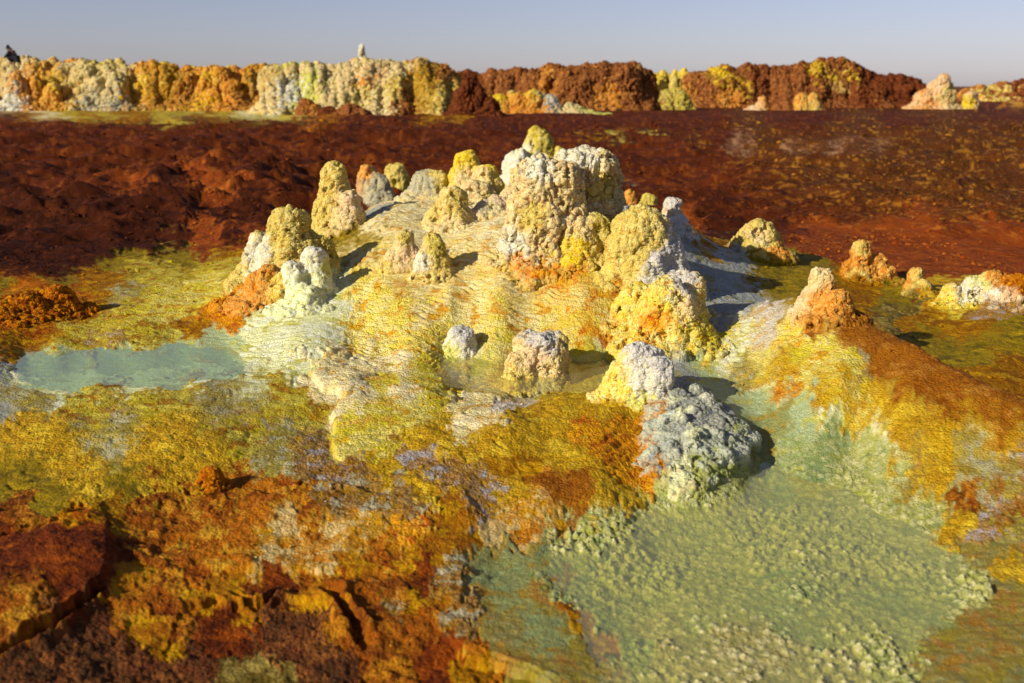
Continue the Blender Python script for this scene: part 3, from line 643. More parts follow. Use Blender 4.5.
# --- the large left cone with its orange skirt
t = tag(empty('salt_cone', 285, 300), 'largest khaki-yellow cone at the left end of the mound, orange grainy skirt on its left', 'salt cone', G1)
formation('cone', t, [(295, 292, 209, 40, 13, 'kyel', {'pw': .9}), (318, 285, 235, 22, 9, 'kgreen'), (262, 285, 235, 20, 11, 'kyel')],
          [(258, 250, 16, 'kwhite'), (262, 262, 13, 'kwhite'), (300, 225, 22, 'kyel')], gran=1.25)
formation('skirt', t, [(268, 305, 268, 26, 8, 'korange', {'pw': .8}), (246, 306, 285, 20, 6, 'orange', {'pw': .8}), (285, 306, 272, 18, 7, 'yellow')], [(245, 300, 14, 'korange')], gran=1.3, blend=.03)
tag(formation('salt_nub', None, [(316, 297, 247, 15, 11, 'kwhite'), (296, 305, 262, 14, 8, 'kwhite', {'pw': .8}), (306, 312, 285, 24, 8, 'pgreen', {'pw': .7})], [(326, 268, 6, 'klime')], gran=.5, blend=.06),
    'smooth whitish dripstone knob in front of the largest khaki cone, pale green flow below', 'salt nub')
# --- back row, from the left
tag(formation('salt_cone', None, [(336, 236, 163, 20, 10, 'kyel'), (349, 238, 190, 15, 10, 'kpale'), (330, 238, 200, 14, 8, 'kyel')], [(352, 200, 10, 'kpeach'), (345, 180, 10, 'kyel')], gran=1.2),
    'upright khaki cone with a pale lobe stuck to its front, against the red plain', 'salt cone', G1)
tag(formation('salt_cone', None, [(369, 208, 166, 13, 7, 'korange'), (379, 208, 174, 16, 8, 'kgreyd', {'dep': -.03}), (373, 208, 184, 17, 10, 'kgreyd')], [(366, 170, 8, 'korange')]),  # the front lobe's shade is put into its grey colour
    'small cone with an orange top and a grey shaded lobe in front', 'salt cone', G1)
tag(formation('salt_cone', None, [(397, 200, 164, 12, 8, 'kgreen')], [(394, 170, 9, 'kyel')]),
    'small round-topped greenish-yellow cone just right of the orange-topped one', 'salt cone', G1)
tag(formation('salt_hummock', None, [(428, 200, 170, 19, 13, 'kgreyd', {'cap': .2}), (440, 200, 172, 15, 9, 'kgreen')], [(436, 170, 10, 'kyel'), (425, 185, 12, 'kgreyd')]),  # grey-yellow lump; shade on its front is painted in the darker grey
    'low grey hummock with a yellow crust along its flat top, in the back row', 'salt hummock')
tag(formation('salt_cone', None, [(466, 196, 152, 15, 9, 'kbright'), (485, 198, 164, 14, 9, 'kbright'), (474, 205, 180, 22, 12, 'kpale')], [(465, 158, 12, 'kbright'), (470, 180, 14, 'kpale')], gran=1.3),
    'bright yellow double-topped knobbly cone in the back row', 'salt cone', G1)
tag(formation('salt_cone', None, [(537, 190, 128, 26, 8, 'kbright'), (518, 192, 150, 18, 8, 'kwhite'), (556, 190, 148, 16, 7, 'kgreen')], [(520, 155, 14, 'kwhite'), (540, 140, 14, 'kgreen')], gran=1.2),
    'tallest pointed cone at the back, mustard yellow with a white left flank', 'salt cone', G1)
tag(formation('salt_cone', None, [(453, 232, 188, 20, 10, 'kpale'), (440, 232, 205, 14, 8, 'kyel')], [(455, 200, 12, 'kyel')], gran=.8),
    'smooth pale cream cone in the middle of the plateau, shadow to its right', 'salt cone', G1)
tag(formation('salt_cone', None, [(405, 268, 231, 16, 6, 'kpale'), (398, 270, 248, 14, 6, 'kpale')], [(404, 238, 7, 'kgreen'), (408, 256, 10, 'kpeach')], gran=1.0),
    'low pale cone with olive tip, left of the close pair on the front brow', 'salt cone', G1)
tag(formation('salt_cone', None, [(434, 278, 234, 15, 8, 'kyel'), (424, 280, 250, 10, 6, 'kpale')], [(422, 262, 8, 'kwhite'), (436, 245, 10, 'kgreen')], gran=1.2),
    'low olive cone streaked white, right of the close pair on the front brow', 'salt cone', G1)
tag(formation('salt_nub', None, [(388, 262, 254, 6, 3, 'korange')], gran=.8), 'tiny orange knob left of the close pair of cones on the brow', 'salt nub')
tag(formation('salt_hummock', None, [(495, 215, 196, 18, 9, 'kpeach'), (512, 210, 188, 14, 8, 'kpale')], [(490, 205, 8, 'kgreyd')]),
    'low pinkish hummock between the double-topped yellow cone and the twin tower', 'salt hummock')
# --- the twin tower
t = tag(empty('salt_tower', 555, 270), 'massive whitish twin tower crowning the mound, rust stain high on the right pillar', 'salt tower', None)
formation('pillar', t, [(540, 268, 160, 31, 17, 'kpale', {'pw': 1.2, 'flare': .3, 'kt': 1.3, 'kb': 1.15}), (520, 268, 215, 20, 9, 'kpale', {'pw': .8}), (556, 262, 164, 24, 17, 'kpale', {'kt': 1.2})],
          [(540, 165, 14, 'kwhite'), (512, 245, 12, 'kwhite'), (520, 265, 10, 'korange'), (530, 215, 12, 'kyel'), (555, 240, 14, 'kpale')], gran=.7, craggy=1.1)
formation('pillar', t, [(584, 250, 151, 27, 21, 'kpale', {'pw': 1.0, 'dep': .12, 'kt': 1.3, 'kb': 1.15, 'cap': .12}), (598, 248, 160, 18, 13, 'kpale', {'dep': .2, 'kt': 1.3, 'kb': 1.15})],
          [(565, 178, 9, 'krust'), (578, 172, 12, 'kpeach'), (580, 156, 16, 'kwhite'), (570, 195, 12, 'kpeach'), (600, 185, 12, 'kyel'), (585, 215, 18, 'kpale')], gran=.8, craggy=1.4)
formation('ledge', t, [(575, 262, 216, 26, 20, 'kyel', {'pw': .8}), (597, 260, 214, 14, 11, 'kgreen'), (550, 272, 240, 26, 14, 'kyel', {'pw': .8}), (525, 280, 258, 20, 9, 'kpeach', {'pw': .7})],
          [(575, 222, 16, 'kpale'), (570, 245, 14, 'kbright'), (522, 268, 10, 'korange'), (545, 268, 12, 'orred')], gran=1.2)
# --- dome and buttress
t = tag(empty('salt_dome', 650, 345), 'broad pale dome right of the twin tower, yellow buttress running down to the pool', 'salt dome')
formation('dome', t, [(641, 290, 207, 34, 20, 'kyel', {'pw': 1.3}), (662, 292, 232, 26, 12, 'kgrey'), (628, 288, 240, 24, 12, 'kyel')],
          [(665, 260, 18, 'kgrey'), (655, 275, 14, 'kwhite'), (640, 225, 24, 'kyel')], gran=.8)
formation('buttress', t, [(668, 350, 280, 36, 20, 'yellow', {'pw': .8}), (690, 360, 318, 30, 10, 'ybright', {'pw': .7}), (640, 335, 285, 30, 14, 'yellow', {'pw': .8}), (682, 330, 272, 22, 14, 'kpale')],
          [(690, 285, 14, 'kgrey'), (685, 300, 12, 'kpale'), (655, 320, 12, 'orred'), (660, 345, 18, 'yellow'), (640, 335, 10, 'orange')], gran=1.2)
# --- small ones behind on the right
tag(formation('salt_nub', None, [(617, 222, 198, 11, 7, 'kgrey')]), 'small bluish-white knob in shade right behind the twin tower', 'salt nub')
tag(formation('salt_nub', None, [(629, 214, 190, 7, 5, 'korange')]), 'small brownish-orange knob behind the dome, left of the olive one', 'salt nub')
tag(formation('salt_nub', None, [(648, 216, 195, 11, 6, 'kgreen')]), 'small olive knob peeping over the dome', 'salt nub')
tag(formation('salt_cone', None, [(671, 232, 198, 11, 7, 'kpeach'), (678, 240, 215, 12, 8, 'kgrey')], [(671, 200, 8, 'kgrey')], gran=1.2),
    'small pinkish cone with a grey cap, last of the back row on the right', 'salt cone', G1)
# --- right slope
tag(formation('salt_cone', None, [(756, 258, 221, 24, 9, 'kyel', {'pw': 1.1}), (769, 258, 232, 14, 7, 'korange')], [(758, 235, 9, 'kpale'), (772, 250, 10, 'korange'), (738, 255, 6, 'kwhite')], gran=1.0),
    'isolated yellow dome-shaped cone with an orange flank, right of the mound', 'salt cone', G3)
tag(formation('salt_cone', None, [(858, 282, 241, 14, 6, 'korange'), (874, 284, 256, 20, 9, 'korange', {'pw': .8}), (852, 280, 258, 12, 7, 'oran')], [(862, 248, 7, 'kyel'), (880, 262, 9, 'korange'), (855, 275, 7, 'kyel')], gran=1.2),
    'knobbly orange cone with a yellowish tip at the edge of the red plain', 'salt cone', G3)
tag(formation('salt_cone', None, [(818, 318, 268, 18, 8, 'kpale', {'pw': .9}), (832, 330, 290, 22, 9, 'korange', {'pw': .8}), (806, 318, 295, 12, 7, 'kpeach')], [(818, 278, 10, 'kpale'), (820, 300, 10, 'korange')], gran=1.0),
    'pale-tipped orange cone heading the brown ridge on the right slope', 'salt cone', G3)
tag(formation('salt_cone', None, [(914, 294, 268, 9, 5, 'korange'), (922, 296, 280, 12, 5, 'kyel', {'pw': .8})], [(920, 274, 6, 'kyel')], gran=.9),
    'smallest orange and yellow cone between two orange lumps on the right', 'salt cone', G3)
tag(formation('salt_mound', None, [(972, 306, 276, 16, 7, 'kpale', {'pw': .8}), (990, 306, 271, 18, 9, 'korange'), (1010, 310, 276, 22, 10, 'oran'), (1035, 314, 280, 20, 10, 'oran'), (950, 302, 284, 14, 5, 'yellow', {'pw': .7})],
              [(972, 290, 13, 'kwhite'), (978, 280, 8, 'klime'), (1000, 298, 10, 'kpeach')], gran=1.4, craggy=.6),
    'knobbly orange mound with a white left end, cut by the right edge', 'salt mound', G3)
# --- stumps round the pools
tag(formation('salt_stump', None, [(461, 360, 327, 14, 12, 'kwhite', {'cap': .15, 'flare': .15}), (456, 361, 338, 12, 9, 'kwhite')], [(450, 352, 8, 'klime'), (463, 330, 10, 'kgrey')], gran=.8, blend=.02),
    'small white stump standing in the shallow pool at the foot of the mound', 'salt stump', G2)
tag(formation('salt_stump', None, [(541, 390, 333, 23, 24, 'kyel', {'flare': .1, 'kb': 1.1, 'kt': 1.05, 'cap': .12}), (524, 393, 350, 22, 12, 'kpale', {'pw': .8}), (510, 394, 374, 16, 8, 'kyel', {'pw': .7}), (547, 391, 362, 22, 18, 'kpale', {'kb': 1.0})],
              [(540, 337, 16, 'kgrey'), (535, 352, 12, 'kpeach'), (520, 385, 14, 'yellow'), (545, 392, 12, 'kwhite')], gran=1.0, blend=.02, craggy=.4),
    'knobbly flat-topped tan stump in the middle, grey on top', 'salt stump', G2)
tag(formation('salt_stump', None, [(641, 406, 343, 27, 17, 'kwhite', {'pw': .9, 'cap': .2, 'flare': .2}), (622, 402, 362, 20, 9, 'yellow', {'pw': .8}), (658, 404, 356, 14, 10, 'kgrey')],
              [(645, 350, 20, 'kgrey'), (640, 375, 14, 'kwhite'), (615, 385, 14, 'yellow'), (640, 402, 12, 'klime')], gran=.8, blend=.03),
    'white-capped stump with a yellow left side above the blue-white cascade', 'salt stump', G2)
CASC = []
for py in range(400, 492, 9):
    xa, xb = np.interp(py, (398, 440, 470, 490), (660, 656, 656, 664)), np.interp(py, (398, 420, 440, 455, 470, 490), (698, 724, 742, 732, 714, 700))
    for px in np.arange(xa, xb, 11):
        CASC.append((float(px + rs.uniform(-4, 4)), py + rs.uniform(-3, 3), py - rs.uniform(8, 17), rs.uniform(8, 22), rs.uniform(4, 9), 'kcasc', {'pw': .7, 'kb': 1.1, 'flare': .3}))
tag(formation('mineral_cascade', None, CASC,
              [(680, 485, 16, 'kpale'), (700, 398, 10, 'kwhite'), (720, 410, 8, 'kwhite'), (700, 430, 12, 'pgreen')], gran=1.0, blend=.07, rough=1.0, sm=5, craggy=.8, spread=9),
    'bumpy blue-white mineral cascade spilling from the white-capped stump into the pool', 'mineral cascade')
tag(formation('salt_nub', None, [(212, 488, 467, 12, 8, 'oran')], gran=1.2, blend=.01), 'rusty orange knob on the rim of the brown crust in the foreground', 'salt nub')
tag(formation('crust_hump', None, [(30, 322, 294, 32, 12, 'oran', {'pw': .7}), (58, 312, 289, 24, 10, 'oran', {'pw': .7}), (0, 330, 306, 30, 10, 'oran', {'pw': .7})], gran=1.3, craggy=.8, blend=.02),
    'rough rusty-orange crust hump at the left edge of the yellow flats', 'crust hump')
print("near formations", time.time() - T0)

# ------------------------------------------------------------------ the far ridges
def ridge(name, label, cat, lobes, blobs=(), group=None, **k):
    return tag(formation(name, None, lobes, blobs, far=True, **{**dict(sm=2, gran=.05, craggy=1.1, res=.85), **k}), label, cat, group)
def knobs(x0, x1, ytops, pal, n, yb, w0=3, w1=6):
    out = []
    for i in range(n):
        x = x0 + (x1 - x0) * (i + .5) / n + rs.uniform(-4, 4); y = np.interp(x, [a for a, b in ytops], [b for a, b in ytops]) + rs.uniform(-2.5, 2.5)
        w = rs.uniform(w0, w1); out.append((x, yb, y, w * 1.6, w * .55, pal[rs.randint(len(pal))], {'dep': rs.uniform(1.0, 2.6), 'pw': 1.3, 'flare': .1}))
    return out
def crag(x, yb, yt, w, p):
    """buttress and talus in front of the ridge wall"""
    dp = rs.uniform(-1.0, .2); out = []
    if rs.rand() < .75: out.append((x, yb, yt + rs.uniform(0, 12), w * 1.5, w * .3, p, {'dep': dp, 'pw': rs.uniform(.6, .9), 'sq': 1.2, 'flare': .3}))
    for k in range(2):
        xx = x + rs.uniform(-1, 1) * w; ww = w * rs.uniform(.3, .7)
        out.append((xx, yb, yt + rs.uniform(8, 30), ww * 1.8, ww * .35, p, {'dep': dp - rs.uniform(.0, .5), 'pw': rs.uniform(.6, .9), 'flare': .3}))
    out.append((x + rs.uniform(-1, 1) * w, yb, yb - rs.uniform(4, 12), w * 1.7, w * .3, p, {'dep': dp - .7, 'pw': .7}))
    return out
lob = []
for (x, yt, w, p) in ((-30, 66, 22, 'kyel'), (-8, 66, 16, 'kochre'), (12, 63, 12, 'kpale'), (28, 58, 13, 'korange'), (45, 64, 10, 'kyel'), (54, 75, 12, 'kbright'), (60, 86, 15, 'korange'), (72, 66, 13, 'kpale'),
                      (90, 62, 13, 'kpale'), (105, 66, 14, 'kyel'), (120, 70, 12, 'kgreyd'), (136, 70, 14, 'kbright'), (150, 64, 12, 'korange'), (163, 67, 13, 'kochre'), (176, 70, 12, 'krust'), (192, 72, 14, 'korange'), (210, 69, 12, 'kbright'),
                      (226, 68, 15, 'korange'), (238, 72, 14, 'korange'), (252, 67, 13, 'kochre'), (265, 70, 12, 'korange')):
    lob += crag(x, 110, yt, w, p)
lob += knobs(-20, 270, ((-30, 64), (28, 60), (90, 62), (150, 64), (200, 70), (270, 66)), ('kyel', 'kbright', 'kpale', 'korange'), 34, 108)
lob += [(10, 112, 100, 26, 8, 'kpale', {'pw': .8}), (118, 110, 84, 20, 9, 'kpale', {'pw': .9})]
SK1 = [(-60, 70), (-40, 66), (0, 64), (12, 62), (28, 59), (45, 66), (60, 68), (72, 66), (90, 63), (105, 67), (120, 70), (136, 69), (150, 64), (160, 67), (176, 71), (192, 73), (210, 70), (226, 69), (240, 73), (252, 68), (262, 70), (275, 69), (282, 74)]
ST1 = [(-30, 'kyel'), (0, 'kpale'), (14, 'kpale'), (28, 'korange'), (45, 'korange'), (60, 'kyel'), (76, 'kyel'), (92, 'kpale'), (106, 'kyel'), (120, 'kyel'), (136, 'kbright'), (150, 'korange'), (163, 'kochre'), (176, 'kochre'), (192, 'korange'), (208, 'kbright'), (224, 'krust'), (238, 'korange'), (252, 'kochre'), (266, 'kpale')]
left_ridge = ridge('sulphur_ridge', 'long yellow and orange knobbly salt ridge across the left horizon', 'salt ridge', lob,
      [(15, 104, 14, 'kwhite'), (40, 75, 10, 'korange'), (56, 77, 8, 'kbright'), (60, 98, 14, 'korange'), (100, 85, 14, 'kpale'), (112, 95, 12, 'kgreyd'), (135, 85, 10, 'kbright'), (148, 92, 8, 'korange'), (165, 88, 16, 'kochre'), (185, 92, 10, 'krust'), (200, 88, 10, 'korange'), (228, 90, 16, 'korange'), (245, 95, 10, 'krust'), (256, 85, 8, 'kochre')], tents=[(SK1, ST1, 110.5, 2.8, 3.0, .3)])
lob = []
for (x, yt, w, p) in ((276, 70, 12, 'kpale'), (290, 68, 12, 'kpale'), (303, 67, 12, 'klime'), (318, 65, 12, 'kyel'), (333, 70, 13, 'kpale'), (347, 64, 14, 'kpale'), (362, 66, 16, 'kpale'), (378, 66, 15, 'kyel'), (393, 65, 14, 'kochre'), (408, 67, 14, 'kyel'),
                      (420, 64, 12, 'kochre'), (434, 66, 14, 'korange'), (446, 68, 10, 'kochre')):
    lob += crag(x, 113, yt, w, p)
lob += [(364, 115, 63, 34, 6, 'kyel', {'pw': .75, 'dep': .5}), (352, 115, 84, 34, 6, 'kpale', {'pw': .7, 'dep': -1.2}), (388, 116, 88, 36, 6, 'kpale', {'pw': .7, 'dep': -1.2}), (380, 117, 92, 26, 8, 'kpale', {'pw': .8}), (345, 114, 88, 22, 8, 'kpale', {'pw': .8}), (300, 112, 90, 18, 8, 'klime', {'pw': .8}), (415, 119, 95, 22, 8, 'krust', {'pw': .8}), (440, 118, 95, 18, 8, 'kyel', {'pw': .8}), (455, 117, 85, 16, 7, 'kochre', {'pw': .9})]
lob += knobs(272, 450, ((270, 68), (318, 66), (340, 68), (350, 63), (420, 62), (450, 67)), ('kyel', 'korange', 'kpale', 'krust'), 22, 112)
lob += [(424, 112, 58, 5, 1.5, 'korange', {'dep': .4}), (445, 112, 64, 5, 2, 'krust', {'dep': .4})]
ridge('sulphur_ridge', 'cream and yellow bluff at the right end of the long ridge, under the white pinnacle', 'salt ridge', lob,
      [(285, 95, 10, 'kwhite'), (305, 86, 10, 'klime'), (350, 80, 12, 'kpale'), (345, 95, 14, 'kpale'), (375, 95, 12, 'kyel'), (385, 105, 12, 'kpale'), (408, 100, 9, 'krust'), (415, 108, 9, 'krust'), (425, 85, 18, 'kochre'), (440, 95, 10, 'kyel'), (390, 72, 5, 'krust'), (362, 82, 7, 'korange'), (448, 75, 9, 'krust')], tents=[([(262, 74), (276, 69), (303, 67), (318, 65), (333, 70), (347, 65), (362, 64), (378, 66), (393, 65), (408, 67), (420, 63), (434, 66), (447, 68), (455, 78), (466, 95), (478, 113)], [(270, 'kpale'), (285, 'kyel'), (303, 'klime'), (318, 'kyel'), (333, 'kpale'), (348, 'kpale'), (362, 'kpale'), (378, 'kyel'), (393, 'kyel'), (408, 'kochre'), (424, 'kgreen'), (440, 'kochre'), (455, 'kochre'), (470, 'kochre')], 115.5, 4.6, 3.0, -.6)])
ridge('salt_pinnacle', 'slender white pinnacle rising highest above the yellow ridge', 'salt pinnacle', [(364, 112, 43, 7, 2.0, 'kwhite', {'dep': 1.0, 'pw': .8}), (366, 112, 58, 9, 5, 'kpale', {'dep': 1.0}), (362, 112, 66, 12, 7, 'kpale', {'dep': .9})], gran=.5, craggy=.2, rough=.5)
ridge('rock_outcrop', 'dark maroon shaded outcrop against the right end of the yellow ridge', 'rock outcrop', [(468, 117, 78, 12, 3, 'kmar', {'dep': .8}), (476, 117, 84, 14, 3, 'kmar', {'dep': .8}), (488, 117, 98, 12, 4, 'kmar', {'dep': .8}), (464, 117, 88, 14, 5, 'kmar', {'dep': .6})], craggy=1.0)  # rusty rock, with the ridge end's dark shade put into the maroon
for px, yb, yt, wb, wt, lab in ((306, 116, 100, 9, 5, 'tallest of the orange boulders at the foot of the cream bluff'), (350, 117, 105, 14, 7, 'broad reddish boulder at the foot of the cream bluff, right of the others'),
                                (328, 117, 107, 9, 5, 'dark brown boulder between two orange ones below the cream bluff'), (278, 115, 107, 8, 4, 'leftmost low boulder in the row under the cream bluff')):
    ridge('boulder', lab, 'boulder', [(px, yb, yt, wb, wt, 'krust' if px != 328 else 'kmar', {'flare': .1, 'pw': 1.4}), (px + wb * .8, yb, yt + 4, wb * .7, wt * .7, 'krust' if px != 306 else 'korange', {'flare': .1})], group='boulders at the foot of the ridge', craggy=1.0)
ridge('salt_mound', 'low yellow and orange mound with grey-white right flank before the brown hill', 'salt mound',
      [(500, 116, 96, 16, 8, 'kbright', {'pw': .9}), (520, 116, 93, 16, 9, 'korange', {'pw': .9}), (533, 116, 91, 10, 6, 'kbright'), (548, 116, 96, 14, 7, 'kgreyd', {'pw': .9}), (570, 117, 105, 20, 8, 'kpale', {'pw': .8}), (588, 118, 112, 16, 6, 'klime', {'pw': .8})]
      + knobs(490, 550, ((490, 95), (530, 92), (550, 96)), ('kbright', 'kyel'), 8, 114, 2, 4), [(510, 106, 10, 'korange'), (535, 108, 10, 'korange'), (552, 100, 5, 'kgrey')])
ridge('rock_ridge', 'dark red ridge behind, between the cream bluff and the round brown hill', 'rock ridge',
      [(470, 108, 73, 12, 5, 'kmar', {'dep': 10}), (492, 108, 71, 10, 4, 'krust', {'dep': 10})], tents=[([(430, 92), (450, 78), (460, 75), (470, 73), (480, 76), (492, 72), (505, 75), (520, 70), (540, 73), (560, 76), (580, 90)], [(440, 'kmar'), (470, 'kmar'), (490, 'krust'), (505, 'krust'), (520, 'krust'), (540, 'krust')], 109, 2.5, 3, 8.5)], craggy=1.0)
ridge('brown_hill', 'large rounded rust-brown rock hill in the middle of the horizon', 'rock hill',
      [(535, 110, 74, 20, 9, 'krust', {'sq': 1.1}), (552, 110, 66, 20, 8, 'krust'), (575, 111, 69, 26, 14, 'krust'), (600, 112, 66, 28, 16, 'krust', {'dep': .3}), (620, 111, 66, 24, 14, 'krust'), (640, 110, 69, 18, 9, 'krust'), (636, 110, 67, 6, 3, 'kyel'), (610, 115, 86, 24, 10, 'krust', {'pw': .9}), (575, 114, 88, 22, 9, 'krust', {'pw': .9})]
      + knobs(530, 640, ((530, 73), (552, 66), (570, 70), (600, 66), (640, 68)), ('krust', 'korange'), 10, 110, 2, 4), [(548, 70, 6, 'korange'), (605, 95, 10, 'korange')], tents=[([(518, 100), (528, 82), (540, 74), (552, 66), (565, 70), (580, 69), (600, 66), (625, 67), (640, 68), (646, 76), (652, 95), (657, 110)], [(530, 'krust'), (545, 'korange'), (560, 'krust'), (580, 'krust'), (600, 'krust'), (620, 'krust'), (640, 'krust')], 110.5, 2.4, 3, .2)], craggy=1.3, gran=1.1)
ridge('sulphur_mound', 'bright yellow mound just right of the round brown hill', 'sulphur mound',
      [(655, 106, 74, 14, 7, 'kbright', {'dep': 3}), (668, 106, 74, 16, 8, 'kbright', {'dep': 3}), (682, 106, 71, 14, 6, 'kyel', {'dep': 3}), (646, 106, 72, 12, 6, 'kbright', {'dep': 3})] + knobs(645, 690, ((645, 72), (690, 71)), ('kbright', 'kyel'), 8, 106, 1.5, 3), [(668, 86, 8, 'kyel')])
ridge('rock_hump', 'low dark brown and yellow hump at the foot of the bright yellow mound', 'rock hump', [(650, 110, 95, 16, 8, 'krust', {'pw': .9}), (666, 110, 92, 16, 8, 'kgreen', {'pw': .9}), (677, 110, 90, 12, 6, 'kgreen')], [(665, 94, 6, 'kyel')])
lob = []
for (x, yt, w, p) in ((700, 74, 16, 'krust'), (715, 72, 14, 'krust'), (730, 73, 16, 'kmar'), (746, 69, 12, 'krust'), (762, 69, 15, 'kmar'), (780, 70, 16, 'krust'), (796, 67, 14, 'kmar'), (810, 66, 14, 'krust'), (828, 63, 16, 'krust'), (845, 64, 14, 'krust'), (858, 68, 14, 'kmar'), (872, 78, 14, 'kmar'), (890, 79, 16, 'kmar'), (905, 79, 14, 'kmar'), (918, 82, 10, 'kmar')):
    lob += crag(x, 107, yt, w, p)
lob += knobs(695, 900, ((695, 73), (746, 68), (800, 66), (845, 63), (865, 72), (900, 79)), ('krust', 'kmar'), 22, 106, 2, 4) + [(746, 106, 64, 4, 1.2, 'kmar', {'dep': .8}), (740, 108, 92, 22, 8, 'krust', {'pw': .8})]
ridge('rock_ridge', 'long maroon rock ridge on the right with a yellow patch on its summit', 'rock ridge', lob,
      [(718, 72, 9, 'kbright'), (735, 92, 9, 'korange'), (742, 88, 7, 'kbright'), (722, 98, 8, 'korange'), (822, 68, 7, 'kbright'), (833, 78, 6, 'kbright'), (838, 85, 6, 'kyel'), (848, 72, 5, 'kbright'), (790, 80, 12, 'krust'), (765, 85, 12, 'krust'), (700, 85, 10, 'krust'), (880, 98, 7, 'krust')], tents=[([(684, 80), (700, 74), (715, 72), (730, 72), (746, 68), (762, 69), (780, 70), (796, 67), (810, 65), (828, 62), (845, 63), (858, 67), (866, 74), (880, 79), (905, 79), (918, 82), (932, 98)], [(690, 'korange'), (705, 'krust'), (720, 'krust'), (740, 'krust'), (760, 'kmar'), (780, 'krust'), (800, 'kmar'), (820, 'krust'), (845, 'kmar'), (865, 'kmar'), (885, 'kmar'), (905, 'kmar'), (920, 'kmar')], 107.5, 2.4, 3, .3)], craggy=1.2)
G4 = 'small orange cones at the foot of the maroon ridge'
ridge('salt_cone', 'small single orange-yellow cone at the foot of the maroon ridge', 'salt cone', [(762, 110, 97, 6, 2.5, 'korange', {'flare': .1}), (756, 110, 106, 8, 3, 'kpeach', {'pw': .8})], group=G4)
ridge('salt_cone', 'pair of fused orange cones standing before the maroon ridge', 'salt cone', [(800, 110, 95, 9, 3.5, 'korange', {'flare': .1}), (812, 110, 94, 8, 3, 'korange', {'flare': .1}), (806, 110, 101, 12, 5, 'kyel')], group=G4)
ridge('salt_cone', 'faint brown cone lump left of the fused orange pair', 'salt cone', [(786, 110, 102, 7, 3, 'krust'), (778, 110, 104, 6, 3, 'krust')], group=G4)
ridge('rock_outcrop', 'tall pale orange pointed outcrop standing alone on the right plain', 'rock outcrop', [(938, 109, 79, 14, 7, 'kpeach', {'pw': 1.2}), (941, 109, 75, 7, 4, 'korange'), (925, 109, 90, 13, 6, 'korange'), (945, 109, 88, 9, 6, 'kyel'), (918, 109, 99, 8, 4, 'kpeach')], [(935, 88, 8, 'kpeach'), (945, 95, 6, 'kyel')], craggy=1.0)
ridge('salt_nub', 'short yellow-footed knob just right of the tall pale outcrop', 'salt nub', [(969, 109, 92, 7, 5.5, 'kpeach', {'flare': .1})], [(968, 103, 6, 'kbright')], gran=.6)
ridge('far_hill', 'low brown hill with a pale yellow stripe on the far right horizon', 'hill', [(975, 104, 87, 26, 10, 'krust', {'dep': 16, 'pw': .8}), (1000, 104, 82, 26, 10, 'krust', {'dep': 16, 'pw': .8}), (1020, 104, 82, 24, 12, 'kmar', {'dep': 16, 'pw': .8}), (1050, 104, 86, 30, 12, 'kmar', {'dep': 16, 'pw': .8})], [(985, 91, 9, 'kyel'), (1000, 89, 8, 'kyel'), (970, 91, 8, 'korange')], craggy=.5)

# a rust hill just outside the frame on the left: its shade lies across the red plain
def offhill():
    vs, fs = [], []
    for (x, y, h, r) in ((-14.5, 9.0, 3.3, 3.4), (-16, 12.0, 3.9, 3.6), (-19, 15.0, 3.6, 3.4), (-13.5, 6.2, 1.3, 2.2)):
        v, f = lathe((x, y, 0), -.4, h, r, r * .3, 1.0, 1.0, .4, 0); n0 = len(vs); vs += v; fs += [tuple(i + n0 for i in q) for q in f]
    me = remesh(vs, fs, .08); n = len(me.vertices); co = np.empty(n * 3, F32); me.vertices.foreach_get('co', co); co = co.reshape(-1, 3).astype(float)
    co = co + vert_normals(me) * (.8 * fbm(co * .5, 4, 300) + .25 * ridged(co * 1.6, 3, 305))[:, None]
    me.vertices.foreach_set('co', co.astype(F32).ravel()); me.update(); me.polygons.foreach_set('use_smooth', np.ones(len(me.polygons), bool))
    pal = np.repeat(PA[PI['krust']][None], n, 0); c1, c2 = mix3(pal, fbm(co, 3, 310), fbm(co * 2, 3, 312)); set_cols(me, c1, c2, np.stack([pal[:, 11], pal[:, 14], pal[:, 10]], 1))
    me.materials.append(M_FAR); me.name = 'rust_hill'
    o = bpy.data.objects.new('rust_hill', me); COL.objects.link(o)
    return tag(o, 'rust-brown rock hill beyond the left edge, shading the red plain', 'rock hill')
offhill()
print("far", time.time() - T0)

